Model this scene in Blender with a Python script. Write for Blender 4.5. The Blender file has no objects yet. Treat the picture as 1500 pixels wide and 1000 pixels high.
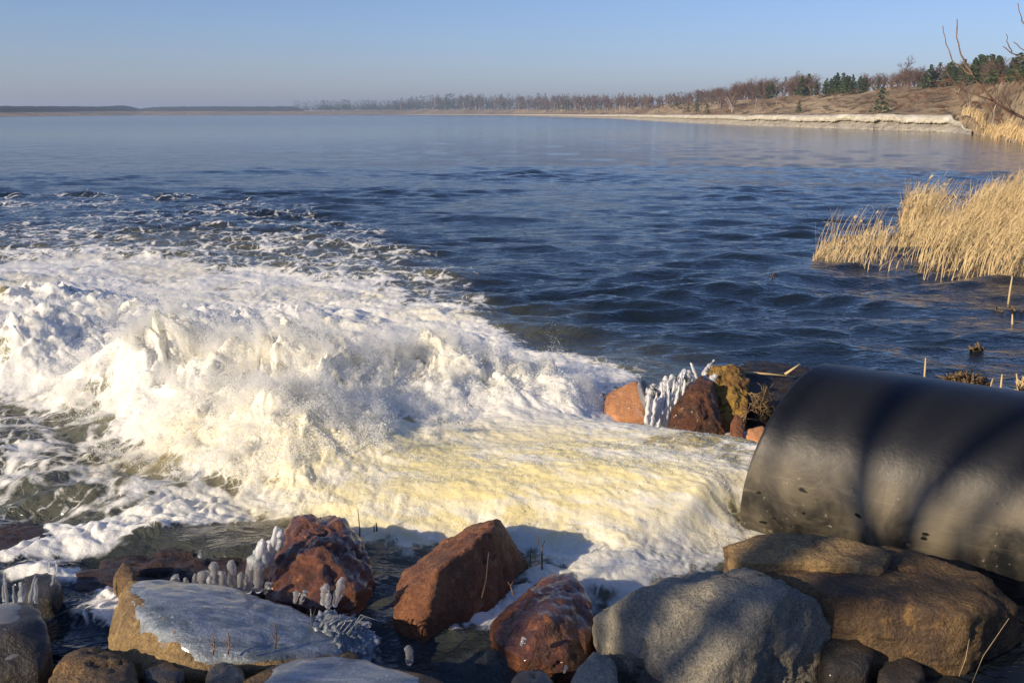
import bpy, bmesh, math, random
import numpy as np
from mathutils import Vector
R = math.radians
scene = bpy.context.scene
col = scene.collection
rng = np.random.default_rng(7)
random.seed(7)

# ------------------------------------------------------------------ camera
HE, FPX, HZ = 2.3, 1441.0, 166.0            # eye height, focal length in px of a 1500 px wide frame, horizon row
PIT = math.atan((500 - HZ) / FPX)
cam = bpy.data.cameras.new('camera')
cam.sensor_width = 36.0
cam.lens = 36.0 * FPX / 1500.0
cam.clip_end = 6000
cam.clip_start = 0.05
cam_o = bpy.data.objects.new('camera', cam)
cam_o.location = (0, 0, HE)
cam_o.rotation_euler = (math.pi / 2 - PIT, 0, 0)
col.objects.link(cam_o)
scene.camera = cam_o

# ------------------------------------------------------------------ sky, sun, exposure
SUN_EL, SUN_AZ = R(22), R(53)                # azimuth measured from straight behind the camera towards the left
sd = Vector((-math.sin(SUN_AZ) * math.cos(SUN_EL), -math.cos(SUN_AZ) * math.cos(SUN_EL), math.sin(SUN_EL)))
w = bpy.data.worlds.new('World'); scene.world = w; w.use_nodes = True
wn = w.node_tree
sky = wn.nodes.new('ShaderNodeTexSky'); sky.sky_type = 'NISHITA'; sky.sun_disc = False
sky.sun_elevation = SUN_EL
sky.sun_rotation = math.atan2(sd.x, sd.y)
sky.air_density = 1.0; sky.dust_density = .48; sky.ozone_density = 6.0
bg = wn.nodes['Background']; bg.inputs['Strength'].default_value = 0.105
wb = wn.nodes.new('ShaderNodeVectorMath'); wb.operation = 'MULTIPLY'; wb.inputs[1].default_value = (1.12, 1.0, 1.15)   # camera white balance
wn.links.new(sky.outputs[0], wb.inputs[0]); wn.links.new(wb.outputs[0], bg.inputs[0])
sun = bpy.data.lights.new('sun', 'SUN'); sun.energy = 5.0; sun.angle = R(0.53); sun.color = (1.0, 0.83, 0.60)
sun_o = bpy.data.objects.new('sun', sun); sun_o.rotation_euler = sd.to_track_quat('Z', 'Y').to_euler()
sun_o.location = (0, 0, 30)
col.objects.link(sun_o)
vs = scene.view_settings
vs.view_transform = 'Standard'; vs.look = 'None'; vs.exposure = 0.14; vs.gamma = 1.0; vs.use_curve_mapping = False
scene.cycles.max_bounces = 8; scene.cycles.diffuse_bounces = 6

# ------------------------------------------------------------------ helpers
cP, sP = math.cos(PIT), math.sin(PIT)
def ray(px, py):
    a = (px - 750) / FPX; b = (500 - py) / FPX
    return np.array([a, cP + b * sP, -sP + b * cP])
def at(px, py, y):                           # a point y metres in front of the camera
    r = ray(px, py); return r * (y / r[1]) + [0, 0, HE]
def ground_at(px, py, z=0.0):
    r = ray(px, py); return r * ((z - HE) / r[2]) + [0, 0, HE]
def zray(px, py, rad):                       # height at horizontal distance rad for a sight line
    r = ray(px, py); return HE + r[2] / math.hypot(r[0], r[1]) * rad

_p = np.random.default_rng(11).permutation(512).astype(np.int64)
_ga = np.random.default_rng(12).uniform(0, 2 * np.pi, 512)
_gc, _gs = np.cos(_ga).astype(np.float32), np.sin(_ga).astype(np.float32)
_g3 = np.random.default_rng(13).normal(size=(512, 3)); _g3 /= np.linalg.norm(_g3, axis=1)[:, None]; _g3 = _g3.astype(np.float32)
def pn2(x, y, seed=0):
    x = np.asarray(x, np.float64) + seed * 17.31; y = np.asarray(y, np.float64) + seed * 9.77
    xi = np.floor(x).astype(np.int64); yi = np.floor(y).astype(np.int64)
    fx = (x - xi).astype(np.float32); fy = (y - yi).astype(np.float32)
    u = fx * fx * fx * (fx * (fx * 6 - 15) + 10); v = fy * fy * fy * (fy * (fy * 6 - 15) + 10)
    def g(i, j, dx, dy):
        h = _p[(_p[(xi + i) & 511] + yi + j) & 511]
        return _gc[h] * dx + _gs[h] * dy
    a = g(0, 0, fx, fy); b = g(1, 0, fx - 1, fy); c = g(0, 1, fx, fy - 1); d = g(1, 1, fx - 1, fy - 1)
    t0 = a + u * (b - a); t1 = c + u * (d - c)
    return (t0 + v * (t1 - t0)) * 1.5
def pn3(P, seed=0):
    P = np.asarray(P, np.float64) + seed * np.array([13.7, 5.3, 8.9])
    I = np.floor(P).astype(np.int64); f = (P - I).astype(np.float32)
    w3 = f * f * f * (f * (f * 6 - 15) + 10)
    out = 0
    for i in (0, 1):
        for j in (0, 1):
            for k in (0, 1):
                h = _p[(_p[(_p[(I[:, 0] + i) & 511] + I[:, 1] + j) & 511] + I[:, 2] + k) & 511]
                d = (_g3[h] * (f - np.array([i, j, k], np.float32))).sum(1)
                wt = (w3[:, 0] if i else 1 - w3[:, 0]) * (w3[:, 1] if j else 1 - w3[:, 1]) * (w3[:, 2] if k else 1 - w3[:, 2])
                out = out + d * wt
    return out * 1.4
def fbm3(P, o=4, seed=0, gain=.5):
    s = 0; a = 1; f = 1
    for i in range(o):
        s = s + a * pn3(P * f, seed + i); a *= gain; f *= 2.03
    return s
def sstep(a, b, x):
    t = np.clip((x - a) / (b - a), 0, 1); return t * t * (3 - 2 * t)
def poly_sd(x, y, poly):                     # signed distance, negative inside
    d2 = np.full(x.shape, 1e18); ins = np.zeros(x.shape, bool)
    n = len(poly)
    for i in range(n):
        ax, ay = poly[i][:2]; bx, by = poly[(i + 1) % n][:2]
        ex, ey = bx - ax, by - ay
        t = np.clip(((x - ax) * ex + (y - ay) * ey) / (ex * ex + ey * ey + 1e-12), 0, 1)
        d2 = np.minimum(d2, (x - ax - t * ex) ** 2 + (y - ay - t * ey) ** 2)
        c = (ay > y) != (by > y)
        ins ^= c & (x < ax + (y - ay) / (ey if abs(ey) > 1e-12 else 1e-12) * ex)
    d = np.sqrt(d2); return np.where(ins, -d, d)

def mesh_obj(name, V, Fc, mat=None, parent=None, smooth=True, loc=None, attrs=None, mat_idx=None):
    V = np.asarray(V, np.float32).reshape(-1, 3)
    if loc is not None: V = V - np.asarray(loc, np.float32)
    me = bpy.data.meshes.new(name)
    if isinstance(Fc, np.ndarray):
        n = Fc.shape[1]
        me.vertices.add(len(V)); me.vertices.foreach_set('co', V.ravel())
        me.loops.add(Fc.size); me.loops.foreach_set('vertex_index', Fc.astype(np.int32).ravel())
        me.polygons.add(len(Fc)); me.polygons.foreach_set('loop_start', np.arange(0, Fc.size, n, dtype=np.int32))
        me.update(calc_edges=True)
    else:
        me.from_pydata(V.tolist(), [], Fc)
    me.polygons.foreach_set('use_smooth', np.full(len(me.polygons), smooth))
    for k, a in (attrs or {}).items():
        at_ = me.attributes.new(k, 'FLOAT', 'POINT'); at_.data.foreach_set('value', np.asarray(a, np.float32))
    for m in (mat if isinstance(mat, (list, tuple)) else [mat] if mat else []): me.materials.append(m)
    if mat_idx is not None: me.polygons.foreach_set('material_index', np.asarray(mat_idx, np.int32))
    me.update()
    o = bpy.data.objects.new(name, me); col.objects.link(o)
    if loc is not None and parent is None: o.location = loc
    if parent is not None: o.parent = parent
    return o
def tag(o, label=None, cat=None, group=None, kind=None):
    if label: o['label'] = label
    if cat: o['category'] = cat
    if group: o['group'] = group
    if kind: o['kind'] = kind
    return o
def empty(name, loc, label, cat, group=None):
    o = bpy.data.objects.new(name, None); o.location = loc; o.empty_display_size = .1; col.objects.link(o)
    return tag(o, label, cat, group)
def copy_tree(o, parent=None):
    c = o.copy(); col.objects.link(c); c.parent = parent
    for ch in list(o.children): copy_tree(ch, c)
    return c
class MB:                                     # collects tubes and ribbons
    def __init__(s): s.v = []; s.f = []; s.n = 0
    def add(s, V, Fc):
        s.v.append(np.asarray(V, float)); s.f += [tuple(i + s.n for i in q) for q in Fc]; s.n += len(V)
    def tube(s, pts, rad, k=6, cap=True):
        pts = np.asarray(pts, float); rad = np.broadcast_to(rad, (len(pts),)); vs_ = []; fs = []
        for i, p in enumerate(pts):
            t = pts[min(i + 1, len(pts) - 1)] - pts[max(i - 1, 0)]; t = t / (np.linalg.norm(t) + 1e-9)
            a = np.cross(t, [0.31, 0.2, 0.93] if abs(t[2]) < .9 else [1, 0, 0]); a /= np.linalg.norm(a); b = np.cross(t, a)
            for j in range(k):
                q = 2 * math.pi * j / k; vs_.append(p + rad[i] * (math.cos(q) * a + math.sin(q) * b))
        for i in range(len(pts) - 1):
            for j in range(k):
                fs.append((i * k + j, i * k + (j + 1) % k, (i + 1) * k + (j + 1) % k, (i + 1) * k + j))
        if cap:
            fs.append(tuple(range(k))[::-1]); fs.append(tuple((len(pts) - 1) * k + j for j in range(k)))
        s.add(vs_, fs)
    def build(s, name, mat, parent=None, loc=None, smooth=True):
        return mesh_obj(name, np.concatenate(s.v), s.f, mat, parent, smooth, loc)

# ------------------------------------------------------------------ materials
def new_mat(name, rough=.8, color=(.5, .5, .5), spec=.5):
    m = bpy.data.materials.new(name); m.use_nodes = True; nt = m.node_tree
    b = nt.nodes['Principled BSDF']; b.inputs['Roughness'].default_value = rough
    b.inputs['Base Color'].default_value = (*color, 1); b.inputs['Specular IOR Level'].default_value = spec
    return m, nt, b
def node(nt, t, ins=None, **props):
    n = nt.nodes.new('ShaderNode' + t)
    for k, v in props.items(): setattr(n, k, v)
    for k, v in (ins or {}).items():
        if isinstance(v, bpy.types.NodeSocket): nt.links.new(v, n.inputs[k])
        else: n.inputs[k].default_value = v
    return n
def math_n(nt, op, a, b=0.0, c=0.0, clamp=False):
    n = nt.nodes.new('ShaderNodeMath'); n.operation = op; n.use_clamp = clamp
    for i, v in enumerate((a, b, c)):
        if isinstance(v, bpy.types.NodeSocket): nt.links.new(v, n.inputs[i])
        else: n.inputs[i].default_value = v
    return n.outputs[0]
def smooth_n(nt, x, a, b, lo=0.0, hi=1.0):
    n = node(nt, 'MapRange', {'Value': x, 'From Min': a, 'From Max': b, 'To Min': lo, 'To Max': hi}, interpolation_type='SMOOTHSTEP')
    return n.outputs['Result']
def mix_c(nt, f, a, b):
    n = node(nt, 'Mix', data_type='RGBA')
    for k, v in ((0, f), (6, a), (7, b)):
        if isinstance(v, bpy.types.NodeSocket): nt.links.new(v, n.inputs[k])
        else: n.inputs[k].default_value = v if k == 0 else (*v, 1) if len(v) == 3 else v
    return n.outputs[2]
def noise_n(nt, vec, scale, detail=4, rough=.55, dist=0.0):
    return node(nt, 'TexNoise', {'Vector': vec, 'Scale': scale, 'Detail': detail, 'Roughness': rough, 'Distortion': dist}).outputs[0]
def bump_n(nt, h, dist, strength=1.0, nrm=None):
    n = node(nt, 'Bump', {'Height': h, 'Distance': dist, 'Strength': strength})
    if nrm is not None: nt.links.new(nrm, n.inputs['Normal'])
    return n.outputs[0]
def scaled(nt, vec, s):
    return node(nt, 'Mapping', {'Vector': vec, 'Scale': s}).outputs[0]

def rock_mat(name, c1, c2, c3, rough=.75, scale=1.0, speck=0.0, speck_c=(.05, .05, .05), bump=.012, strata=0.0, spec=.35, coat=0.0):
    m, nt, b = new_mat(name, rough, spec=spec)
    tc = node(nt, 'TexCoord').outputs['Object']
    n1 = noise_n(nt, tc, 3.2 * scale, 6, .62, .6)
    n2 = noise_n(nt, tc, 11 * scale, 6, .65, .3)
    n3 = noise_n(nt, tc, 60 * scale, 4, .7)
    c = mix_c(nt, smooth_n(nt, n1, .38, .62), c1, c2)
    c = mix_c(nt, smooth_n(nt, n2, .5, .68), c, c3)
    f = math_n(nt, 'MULTIPLY_ADD', n3, 2.0, .02)
    c = mix_c(nt, 1.0, c, c)
    hs = node(nt, 'HueSaturation', {'Color': c, 'Value': f}); c = hs.outputs[0]
    if speck > 0:
        v = noise_n(nt, tc, 130 * scale, 2, .6)
        c = mix_c(nt, math_n(nt, 'MULTIPLY', smooth_n(nt, v, .52, .62), speck), c, speck_c)
    nt.links.new(c, b.inputs['Base Color'])
    h = math_n(nt, 'MULTIPLY_ADD', n2, .9, math_n(nt, 'MULTIPLY', n3, .45))
    cr = node(nt, 'TexVoronoi', {'Vector': tc, 'Scale': 9 * scale}, feature='DISTANCE_TO_EDGE').outputs['Distance']
    if strata > 0:
        wv = noise_n(nt, scaled(nt, tc, (3, 3, 38)), 1.0, 3, .6, .4)
        h = math_n(nt, 'MULTIPLY_ADD', wv, strata, h)
    nt.links.new(bump_n(nt, h, bump, .9), b.inputs['Normal'])
    rr = math_n(nt, 'MULTIPLY_ADD', n2, .35, rough - .17, clamp=True)
    nt.links.new(rr, b.inputs['Roughness'])
    b.inputs['Coat Weight'].default_value = coat; b.inputs['Coat Roughness'].default_value = .12
    return m
def noise_mat(name, c1, c2, scale=1.0, rough=.85, bump=0.0, coord='Object', spec=.3, lo=.35, hi=.65):
    m, nt, b = new_mat(name, rough, spec=spec)
    tc = node(nt, 'TexCoord').outputs[coord]
    n = noise_n(nt, tc, scale, 5, .6)
    nt.links.new(mix_c(nt, smooth_n(nt, n, lo, hi), c1, c2), b.inputs['Base Color'])
    if bump: nt.links.new(bump_n(nt, n, bump), b.inputs['Normal'])
    return m

M = {}
M['granite'] = rock_mat('granite_rock', (.36, .32, .235), (.24, .225, .18), (.44, .37, .24), .85, 1.3, .6, (.07, .065, .06), .035)
M['ochre'] = rock_mat('ochre_rock', (.30, .20, .085), (.17, .115, .06), (.38, .26, .11), .75, 1.0, .25, (.07, .045, .03), .035, .5)
M['ochre_dark'] = rock_mat('brown_ochre_rock', (.20, .125, .055), (.10, .065, .04), (.29, .17, .06), .7, 1.1, .3, (.05, .035, .025), .045, .5)
M['red'] = rock_mat('red_sandstone_rock', (.25, .10, .042), (.15, .058, .026), (.34, .16, .07), .6, 1.2, .25, (.05, .02, .012), .035, .5, .4)
M['red_wet'] = rock_mat('wet_red_rock', (.20, .070, .024), (.09, .030, .013), (.30, .115, .04), .4, 1.3, .2, (.05, .014, .01), .045, .3, .5, .6)
M['orange'] = rock_mat('orange_rock', (.50, .225, .09), (.42, .175, .07), (.54, .27, .13), .8, 1.5, .25, (.75, .55, .4), .008)
M['brown_wet'] = rock_mat('wet_brown_rock', (.05, .024, .014), (.022, .012, .009), (.09, .04, .02), .5, 1.6, .2, (.015, .01, .008), .04, .2, .4, .2)
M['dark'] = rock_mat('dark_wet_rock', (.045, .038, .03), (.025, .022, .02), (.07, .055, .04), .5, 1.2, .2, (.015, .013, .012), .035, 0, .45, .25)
M['mossy'] = rock_mat('yellow_brown_rock', (.42, .26, .055), (.25, .13, .04), (.14, .06, .03), .8, 2.2, .2, (.06, .04, .02), .04)
M['rust'] = rock_mat('rusty_brown_rock', (.15, .055, .022), (.06, .032, .02), (.24, .11, .04), .6, 1.8, .3, (.04, .02, .012), .05, .3, .4, .2)
M['grey'] = rock_mat('grey_rock', (.26, .26, .27), (.18, .18, .19), (.33, .33, .34), .8, 1.6, .4, (.08, .08, .09), .012)
M['bark'] = noise_mat('bark', (.085, .055, .038), (.16, .115, .08), 30, .85, .003)
M['twig'] = noise_mat('twig_bark', (.16, .09, .06), (.26, .17, .11), 25, .8, .002)
M['straw'] = noise_mat('dry_straw', (.70, .54, .28), (.46, .32, .15), 3.0, .7, 0, 'Object', .3, .3, .7)
M['dead_leaf'] = noise_mat('dead_plant', (.10, .065, .035), (.22, .15, .07), 30, .9)
M['soil'] = noise_mat('wet_soil', (.016, .012, .009), (.05, .036, .024), 14, .55, .05)

def ice_mat(name, color, trans, rough, sub=.25, bump=.004, scale=45):
    m, nt, b = new_mat(name, rough, color)
    b.inputs['Transmission Weight'].default_value = trans; b.inputs['IOR'].default_value = 1.31
    b.inputs['Subsurface Weight'].default_value = sub; b.inputs['Subsurface Scale'].default_value = .03
    tc = node(nt, 'TexCoord').outputs['Object']
    n = noise_n(nt, tc, scale, 4, .6); nt.links.new(bump_n(nt, n, bump), b.inputs['Normal'])
    return m
M['ice'] = ice_mat('clear_ice', (.97, .98, .98), .84, .06, .0, .003, 50)
M['ice_white'] = ice_mat('white_ice', (.84, .84, .82), .30, .30, .2, .006)
M['ice_milky'] = ice_mat('milky_ice', (.92, .93, .92), .5, .10, .1, .006, 70)
m, nt, b = new_mat('frosted_ice_sheet', .3, (.4, .45, .5), .6)
tc = node(nt, 'TexCoord').outputs['Object']
n1 = noise_n(nt, scaled(nt, tc, (5, 16, 8)), 1.0, 6, .65, .5); n2 = noise_n(nt, tc, 70, 4, .65)
c = mix_c(nt, smooth_n(nt, n1, .35, .7), (.10, .125, .14), (.30, .33, .36))
c = mix_c(nt, smooth_n(nt, n2, .57, .72), c, (.55, .58, .62))
nt.links.new(c, b.inputs['Base Color'])
nt.links.new(bump_n(nt, math_n(nt, 'MULTIPLY_ADD', n2, .5, n1), .012), b.inputs['Normal'])
b.inputs['Coat Weight'].default_value = .5; b.inputs['Coat Roughness'].default_value = .15
M['glaze'] = m

# pipe plastic: black, dusty, scuffed; sunlit beige of the lower side painted into the colour
m, nt, b = new_mat('black_pipe_plastic', .42, (.02, .02, .021), .32)
tc = node(nt, 'TexCoord').outputs['Object']
d1 = noise_n(nt, scaled(nt, tc, (1.2, 1.0, 1.0)), 2.2, 5, .6, .5)
d2 = noise_n(nt, tc, 26, 4, .7)
st = noise_n(nt, scaled(nt, tc, (3.0, 40, 40)), 1.0, 3, .6, .3)
sc2 = noise_n(nt, node(nt, 'Mapping', {'Vector': tc, 'Scale': (30, 4, 26), 'Rotation': (0, .5, .2)}).outputs[0], 1.0, 2, .5, .2)
gx = node(nt, 'SeparateXYZ', {'Vector': tc})
low = smooth_n(nt, gx.outputs['Z'], .33, .02)
dust_lit = math_n(nt, 'MULTIPLY', smooth_n(nt, d1, .30, .66), low)
dust_lit = math_n(nt, 'MULTIPLY_ADD', math_n(nt, 'MULTIPLY', smooth_n(nt, st, .55, .8), low), .35, dust_lit, clamp=True)
c = mix_c(nt, math_n(nt, 'MULTIPLY', dust_lit, .9), (.012, .013, .015), (.25, .21, .14))
c = mix_c(nt, math_n(nt, 'MULTIPLY', smooth_n(nt, sc2, .67, .76), low), c, (.26, .23, .17))
pit_ = noise_n(nt, scaled(nt, tc, (9, 9, 16)), 1.0, 1, .4, .2)
c = mix_c(nt, smooth_n(nt, pit_, .715, .745), c, (.012, .012, .012))
nt.links.new(c, b.inputs['Base Color'])
nt.links.new(math_n(nt, 'MULTIPLY_ADD', d2, .18, math_n(nt, 'MULTIPLY_ADD', dust_lit, .12, .33)), b.inputs['Roughness'])
nt.links.new(bump_n(nt, math_n(nt, 'MULTIPLY_ADD', d2, .3, d1), .006), b.inputs['Normal'])
M['pipe'] = m

# water with foam (one recipe for the lake and the white water)
def water_mat(name):
    m, nt, b = new_mat(name, .05, (.010, .010, .012))
    b.inputs['IOR'].default_value = 1.38
    pos = node(nt, 'NewGeometry').outputs['Position']
    F = node(nt, 'Attribute', attribute_name='foam').outputs['Fac']
    T = node(nt, 'Attribute', attribute_name='tint').outputs['Fac']
    A = node(nt, 'Attribute', attribute_name='aerated').outputs['Fac']
    wv = node(nt, 'TexNoise', {'Vector': pos, 'Scale': 2.4, 'Detail': 4.0}).outputs['Color']
    wp = node(nt, 'VectorMath', {0: pos, 1: node(nt, 'VectorMath', {0: wv, 3: .45}, operation='SCALE').outputs[0]}, operation='ADD').outputs[0]
    wp = scaled(nt, wp, (1, .8, .6))
    v1 = node(nt, 'TexVoronoi', {'Vector': wp, 'Scale': 2.1}, feature='DISTANCE_TO_EDGE').outputs['Distance']
    v2 = node(nt, 'TexVoronoi', {'Vector': wp, 'Scale': 6.5}, feature='DISTANCE_TO_EDGE').outputs['Distance']
    v3 = node(nt, 'TexVoronoi', {'Vector': wp, 'Scale': 17.}, feature='DISTANCE_TO_EDGE').outputs['Distance']
    l1 = smooth_n(nt, v1, 0, .20, 1, 0); l2 = smooth_n(nt, v2, 0, .16, 1, 0); l3 = smooth_n(nt, v3, 0, .14, 1, 0)
    lace = math_n(nt, 'MAXIMUM', l1, math_n(nt, 'MULTIPLY', l2, .8))
    lace = math_n(nt, 'MAXIMUM', lace, math_n(nt, 'MULTIPLY', l3, .55))
    nd = noise_n(nt, pos, 9, 5, .65, .4)
    k = math_n(nt, 'MULTIPLY', lace, math_n(nt, 'SUBTRACT', 1.05, F))
    k = math_n(nt, 'MULTIPLY_ADD', k, .55, F)
    k = math_n(nt, 'MULTIPLY_ADD', math_n(nt, 'SUBTRACT', nd, .5), .7, k)
    present = smooth_n(nt, F, .02, .12)
    fac = math_n(nt, 'MULTIPLY', smooth_n(nt, k, .52, .78), present)
    # foam
    fb = node(nt, 'BsdfPrincipled', {'Roughness': .55, 'Specular IOR Level': .35})
    ny = noise_n(nt, scaled(nt, node(nt, 'Mapping', {'Vector': pos, 'Rotation': (0, 0, .568)}).outputs[0], (2.2, 6, 4)), 1.0, 5, .62, .8)
    ty = math_n(nt, 'MULTIPLY', T, smooth_n(nt, ny, .30, .62, .22, 1.0), clamp=True)
    fc = mix_c(nt, ty, (.90, .88, .79), (.86, .74, .36))
    nt.links.new(fc, fb.inputs['Base Color'])
    fb.inputs['Subsurface Weight'].default_value = .5
    fb.inputs['Subsurface Radius'].default_value = (.9, .8, .5); fb.inputs['Subsurface Scale'].default_value = .05
    h1 = noise_n(nt, pos, 38, 5, .7, .3); h2 = noise_n(nt, pos, 130, 3, .7)
    S_ = node(nt, 'Attribute', attribute_name='smooth_flow').outputs['Fac']
    fn = bump_n(nt, math_n(nt, 'MULTIPLY_ADD', h2, .35, h1), .022, smooth_n(nt, S_, 0, 1, .6, .25))
    nt.links.new(fn, fb.inputs['Normal'])
    # water
    wc = mix_c(nt, A, (.010, .017, .024), mix_c(nt, T, (.30, .29, .165), (.50, .385, .15)))
    nt.links.new(wc, b.inputs['Base Color'])
    r = node(nt, 'VectorMath', {0: pos}, operation='LENGTH').outputs['Value']
    b1 = noise_n(nt, scaled(nt, pos, (.7, 1, 1)), 3.0, 5, .62, .7)
    b3 = noise_n(nt, scaled(nt, pos, (.6, 1, 1)), 9.0, 3, .6, .6)
    b2 = noise_n(nt, scaled(nt, pos, (.6, 1, 1)), .9, 3, .5, .3)
    near = smooth_n(nt, r, 15, 120, .8, .16)
    nn = bump_n(nt, b3, .03, smooth_n(nt, r, 8, 40, 1, 0))
    nn = bump_n(nt, b1, .09, near, nn)
    nn = bump_n(nt, b2, .10, smooth_n(nt, r, 12, 60, .1, .35), nn)
    nt.links.new(nn, b.inputs['Normal'])
    nt.links.new(smooth_n(nt, r, 15, 250, .05, .14), b.inputs['Roughness'])
    mx = node(nt, 'MixShader', {0: fac}); nt.links.new(b.outputs[0], mx.inputs[1]); nt.links.new(fb.outputs[0], mx.inputs[2])
    nt.links.new(mx.outputs[0], nt.nodes['Material Output'].inputs['Surface'])
    return m
M['lake'] = water_mat('lake_water')
M['white_water'] = water_mat('white_water')
m, nt, b = new_mat('spray_white', .4, (.96, .95, .90), .4)
b.inputs['Subsurface Weight'].default_value = 0
tr = node(nt, 'BsdfTranslucent', {'Color': (.96, .95, .89, 1)})
mx = node(nt, 'MixShader', {0: .45}); nt.links.new(b.outputs[0], mx.inputs[1]); nt.links.new(tr.outputs[0], mx.inputs[2])
nt.links.new(mx.outputs[0], nt.nodes['Material Output'].inputs['Surface'])
M['spray'] = m

# ------------------------------------------------------------------ lake and white water
MOUTH = np.array([1.657, 5.484]); DJ = np.array([-.843, .538]); NJ = np.array([.538, .843])
G = lambda pts: [tuple(ground_at(*p)[:2]) for p in pts]
DENSE = G([(-400, 385), (-150, 378), (0, 392), (120, 372), (260, 388), (430, 396), (560, 425), (680, 460), (760, 492), (800, 515), (915, 545),
           (930, 556), (890, 585), (905, 612), (970, 622), (1060, 640), (1120, 640), (1330, 640), (1200, 770), (1130, 800), (1090, 835), (1020, 852), (880, 862),
           (790, 810), (640, 794), (560, 782), (420, 764), (360, 744), (290, 715), (215, 695), (180, 650), (110, 620), (0, 585), (-150, 560), (-400, 540)])
SPARSE = G([(-500, 285), (100, 278), (300, 284), (460, 296), (560, 322), (690, 380), (745, 440), (800, 500), (940, 560), (900, 600), (600, 700),
            (500, 780), (340, 800), (150, 850), (-60, 860), (-500, 800)])
TONGUE = [G([(25, 822), (60, 780), (140, 768), (200, 745), (255, 722), (330, 735), (385, 758), (330, 772), (260, 792), (180, 800), (110, 824)]),
          G([(655, 912), (672, 888), (735, 866), (790, 838), (870, 834), (960, 840), (935, 856), (850, 862), (765, 888), (722, 918), (685, 924)]),
          G([(95, 905), (125, 860), (180, 840), (205, 862), (180, 905), (130, 925)]),
          G([(20, 852), (40, 828), (90, 835), (120, 850), (90, 862)])]
# solid mounds thrown up by the outflow: x, y, rx, ry, turn, height
MOUNDS = [(-.55, 7.65, 1.0, .55, .3, .36), (-1.65, 7.30, .85, .60, .2, .44), (-2.75, 7.75, .75, .60, 0, .40), (-1.45, 6.35, .60, .45, .4, .30),
          (-4.3, 8.9, .9, .7, 0, .36), (-3.6, 10.0, 1.0, .7, 0, .30), (-5.4, 11.2, 1.2, .8, 0, .30), (-2.6, 10.6, 1.1, .6, 0, .16),
          (-7.0, 13.2, 1.6, .9, 0, .14), (.55, 7.5, .5, .3, .5, .13), (-2.2, 6.6, .5, .35, .3, .16), (-6.0, 9.6, 1.2, .8, 0, .28), (-9, 12, 1.8, 1.3, 0, .14)]
def mound_field(X, Y):
    h = np.zeros(X.shape)
    for x, y, rx, ry, tr_, hh in MOUNDS:
        c, s = math.cos(tr_), math.sin(tr_)
        u = ((X - x) * c + (Y - y) * s) / rx; v = (-(X - x) * s + (Y - y) * c) / ry
        hh = hh * .95; h = np.maximum(h, hh * np.exp(-(u * u + v * v) ** 1.1)) + .25 * np.minimum(h, hh * np.exp(-(u * u + v * v)))
    return h
def jet_field(X, Y):
    dx, dy = X - MOUTH[0], Y - MOUTH[1]
    s = dx * DJ[0] + dy * DJ[1]; t = dx * NJ[0] + dy * NJ[1]
    wd = .62 + np.where(t > 0, .20, .30) * np.clip(s, 0, 5)
    prof = 1 / (1 + np.abs((t + .1 * s) / wd) ** np.where(t > 0, 6.0, 3.5))
    hs = .245 * sstep(-1.6, -.9, s) * (1 - .6 * sstep(.2, 2.8, s))
    ap = .13 * np.exp(-(((X - .1) / 1.25) ** 2 + ((Y - 5.65) / .50) ** 2))
    return np.maximum(hs * prof, ap) + .4 * np.minimum(hs * prof, ap), s, t

def grid_axes():
    th = np.concatenate([np.linspace(-80, -33, 40)[:-1], np.linspace(-33, 33, 740), np.linspace(33, 80, 40)[1:]]) * math.pi / 180
    def seg(a, b, k): return np.exp(np.arange(math.log(a), math.log(b), k))
    r = np.concatenate([seg(2.6, 4.2, .004), seg(4.2, 12.5, .0019), seg(12.5, 45, .0042), seg(45, 3000, .03), [3000]])
    return th, r
th, rr = grid_axes()
TH, RR = np.meshgrid(th, rr)
X = (RR * np.sin(TH)).ravel(); Y = (RR * np.cos(TH)).ravel(); RV = RR.ravel()
# foam cover
wx = .35 * pn2(X * .9, Y * .9, 1) + .18 * pn2(X * 2.3, Y * 2.3, 2) + .08 * pn2(X * 6, Y * 6, 3)
wy = .35 * pn2(X * .9, Y * .9, 4) + .18 * pn2(X * 2.3, Y * 2.3, 5) + .08 * pn2(X * 6, Y * 6, 6)
far_w = sstep(7, 14, RV) * .9 + .45
sdD = poly_sd(X + wx * far_w, Y + wy * far_w, DENSE)
sdS = poly_sd(X + 2 * wx, Y + 2 * wy, SPARSE)
dense = sstep(.22, -.25, sdD)
sparse = sstep(.3, -1.5, sdS)
patch = pn2(X * .45, Y * .75, 21) + .6 * pn2(X * 1.3, Y * 2.0, 22)
foam = np.maximum(dense, sparse * np.clip(.40 * np.exp(-np.clip(sdD, 0, 30) / 2.6) + .10 + .26 * patch, 0, .75))
nearleft = sstep(-1.0, -1.6, X) * sstep(7.4, 6.4, Y)
for tp in TONGUE:
    foam = np.maximum(foam, .95 * sstep(.10, -.08, poly_sd(X + wx * .45, Y + wy * .45, tp)))
mound = mound_field(X, Y)
jet, js, jt = jet_field(X, Y)
far_fade = sstep(16, 9, RV)
streak0 = pn2(js * .9 + wx, jt * 3.0 + wy, 197) + .6 * pn2(js * 2.5 + wx, jt * 8 + 2 * wy, 198)
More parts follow.
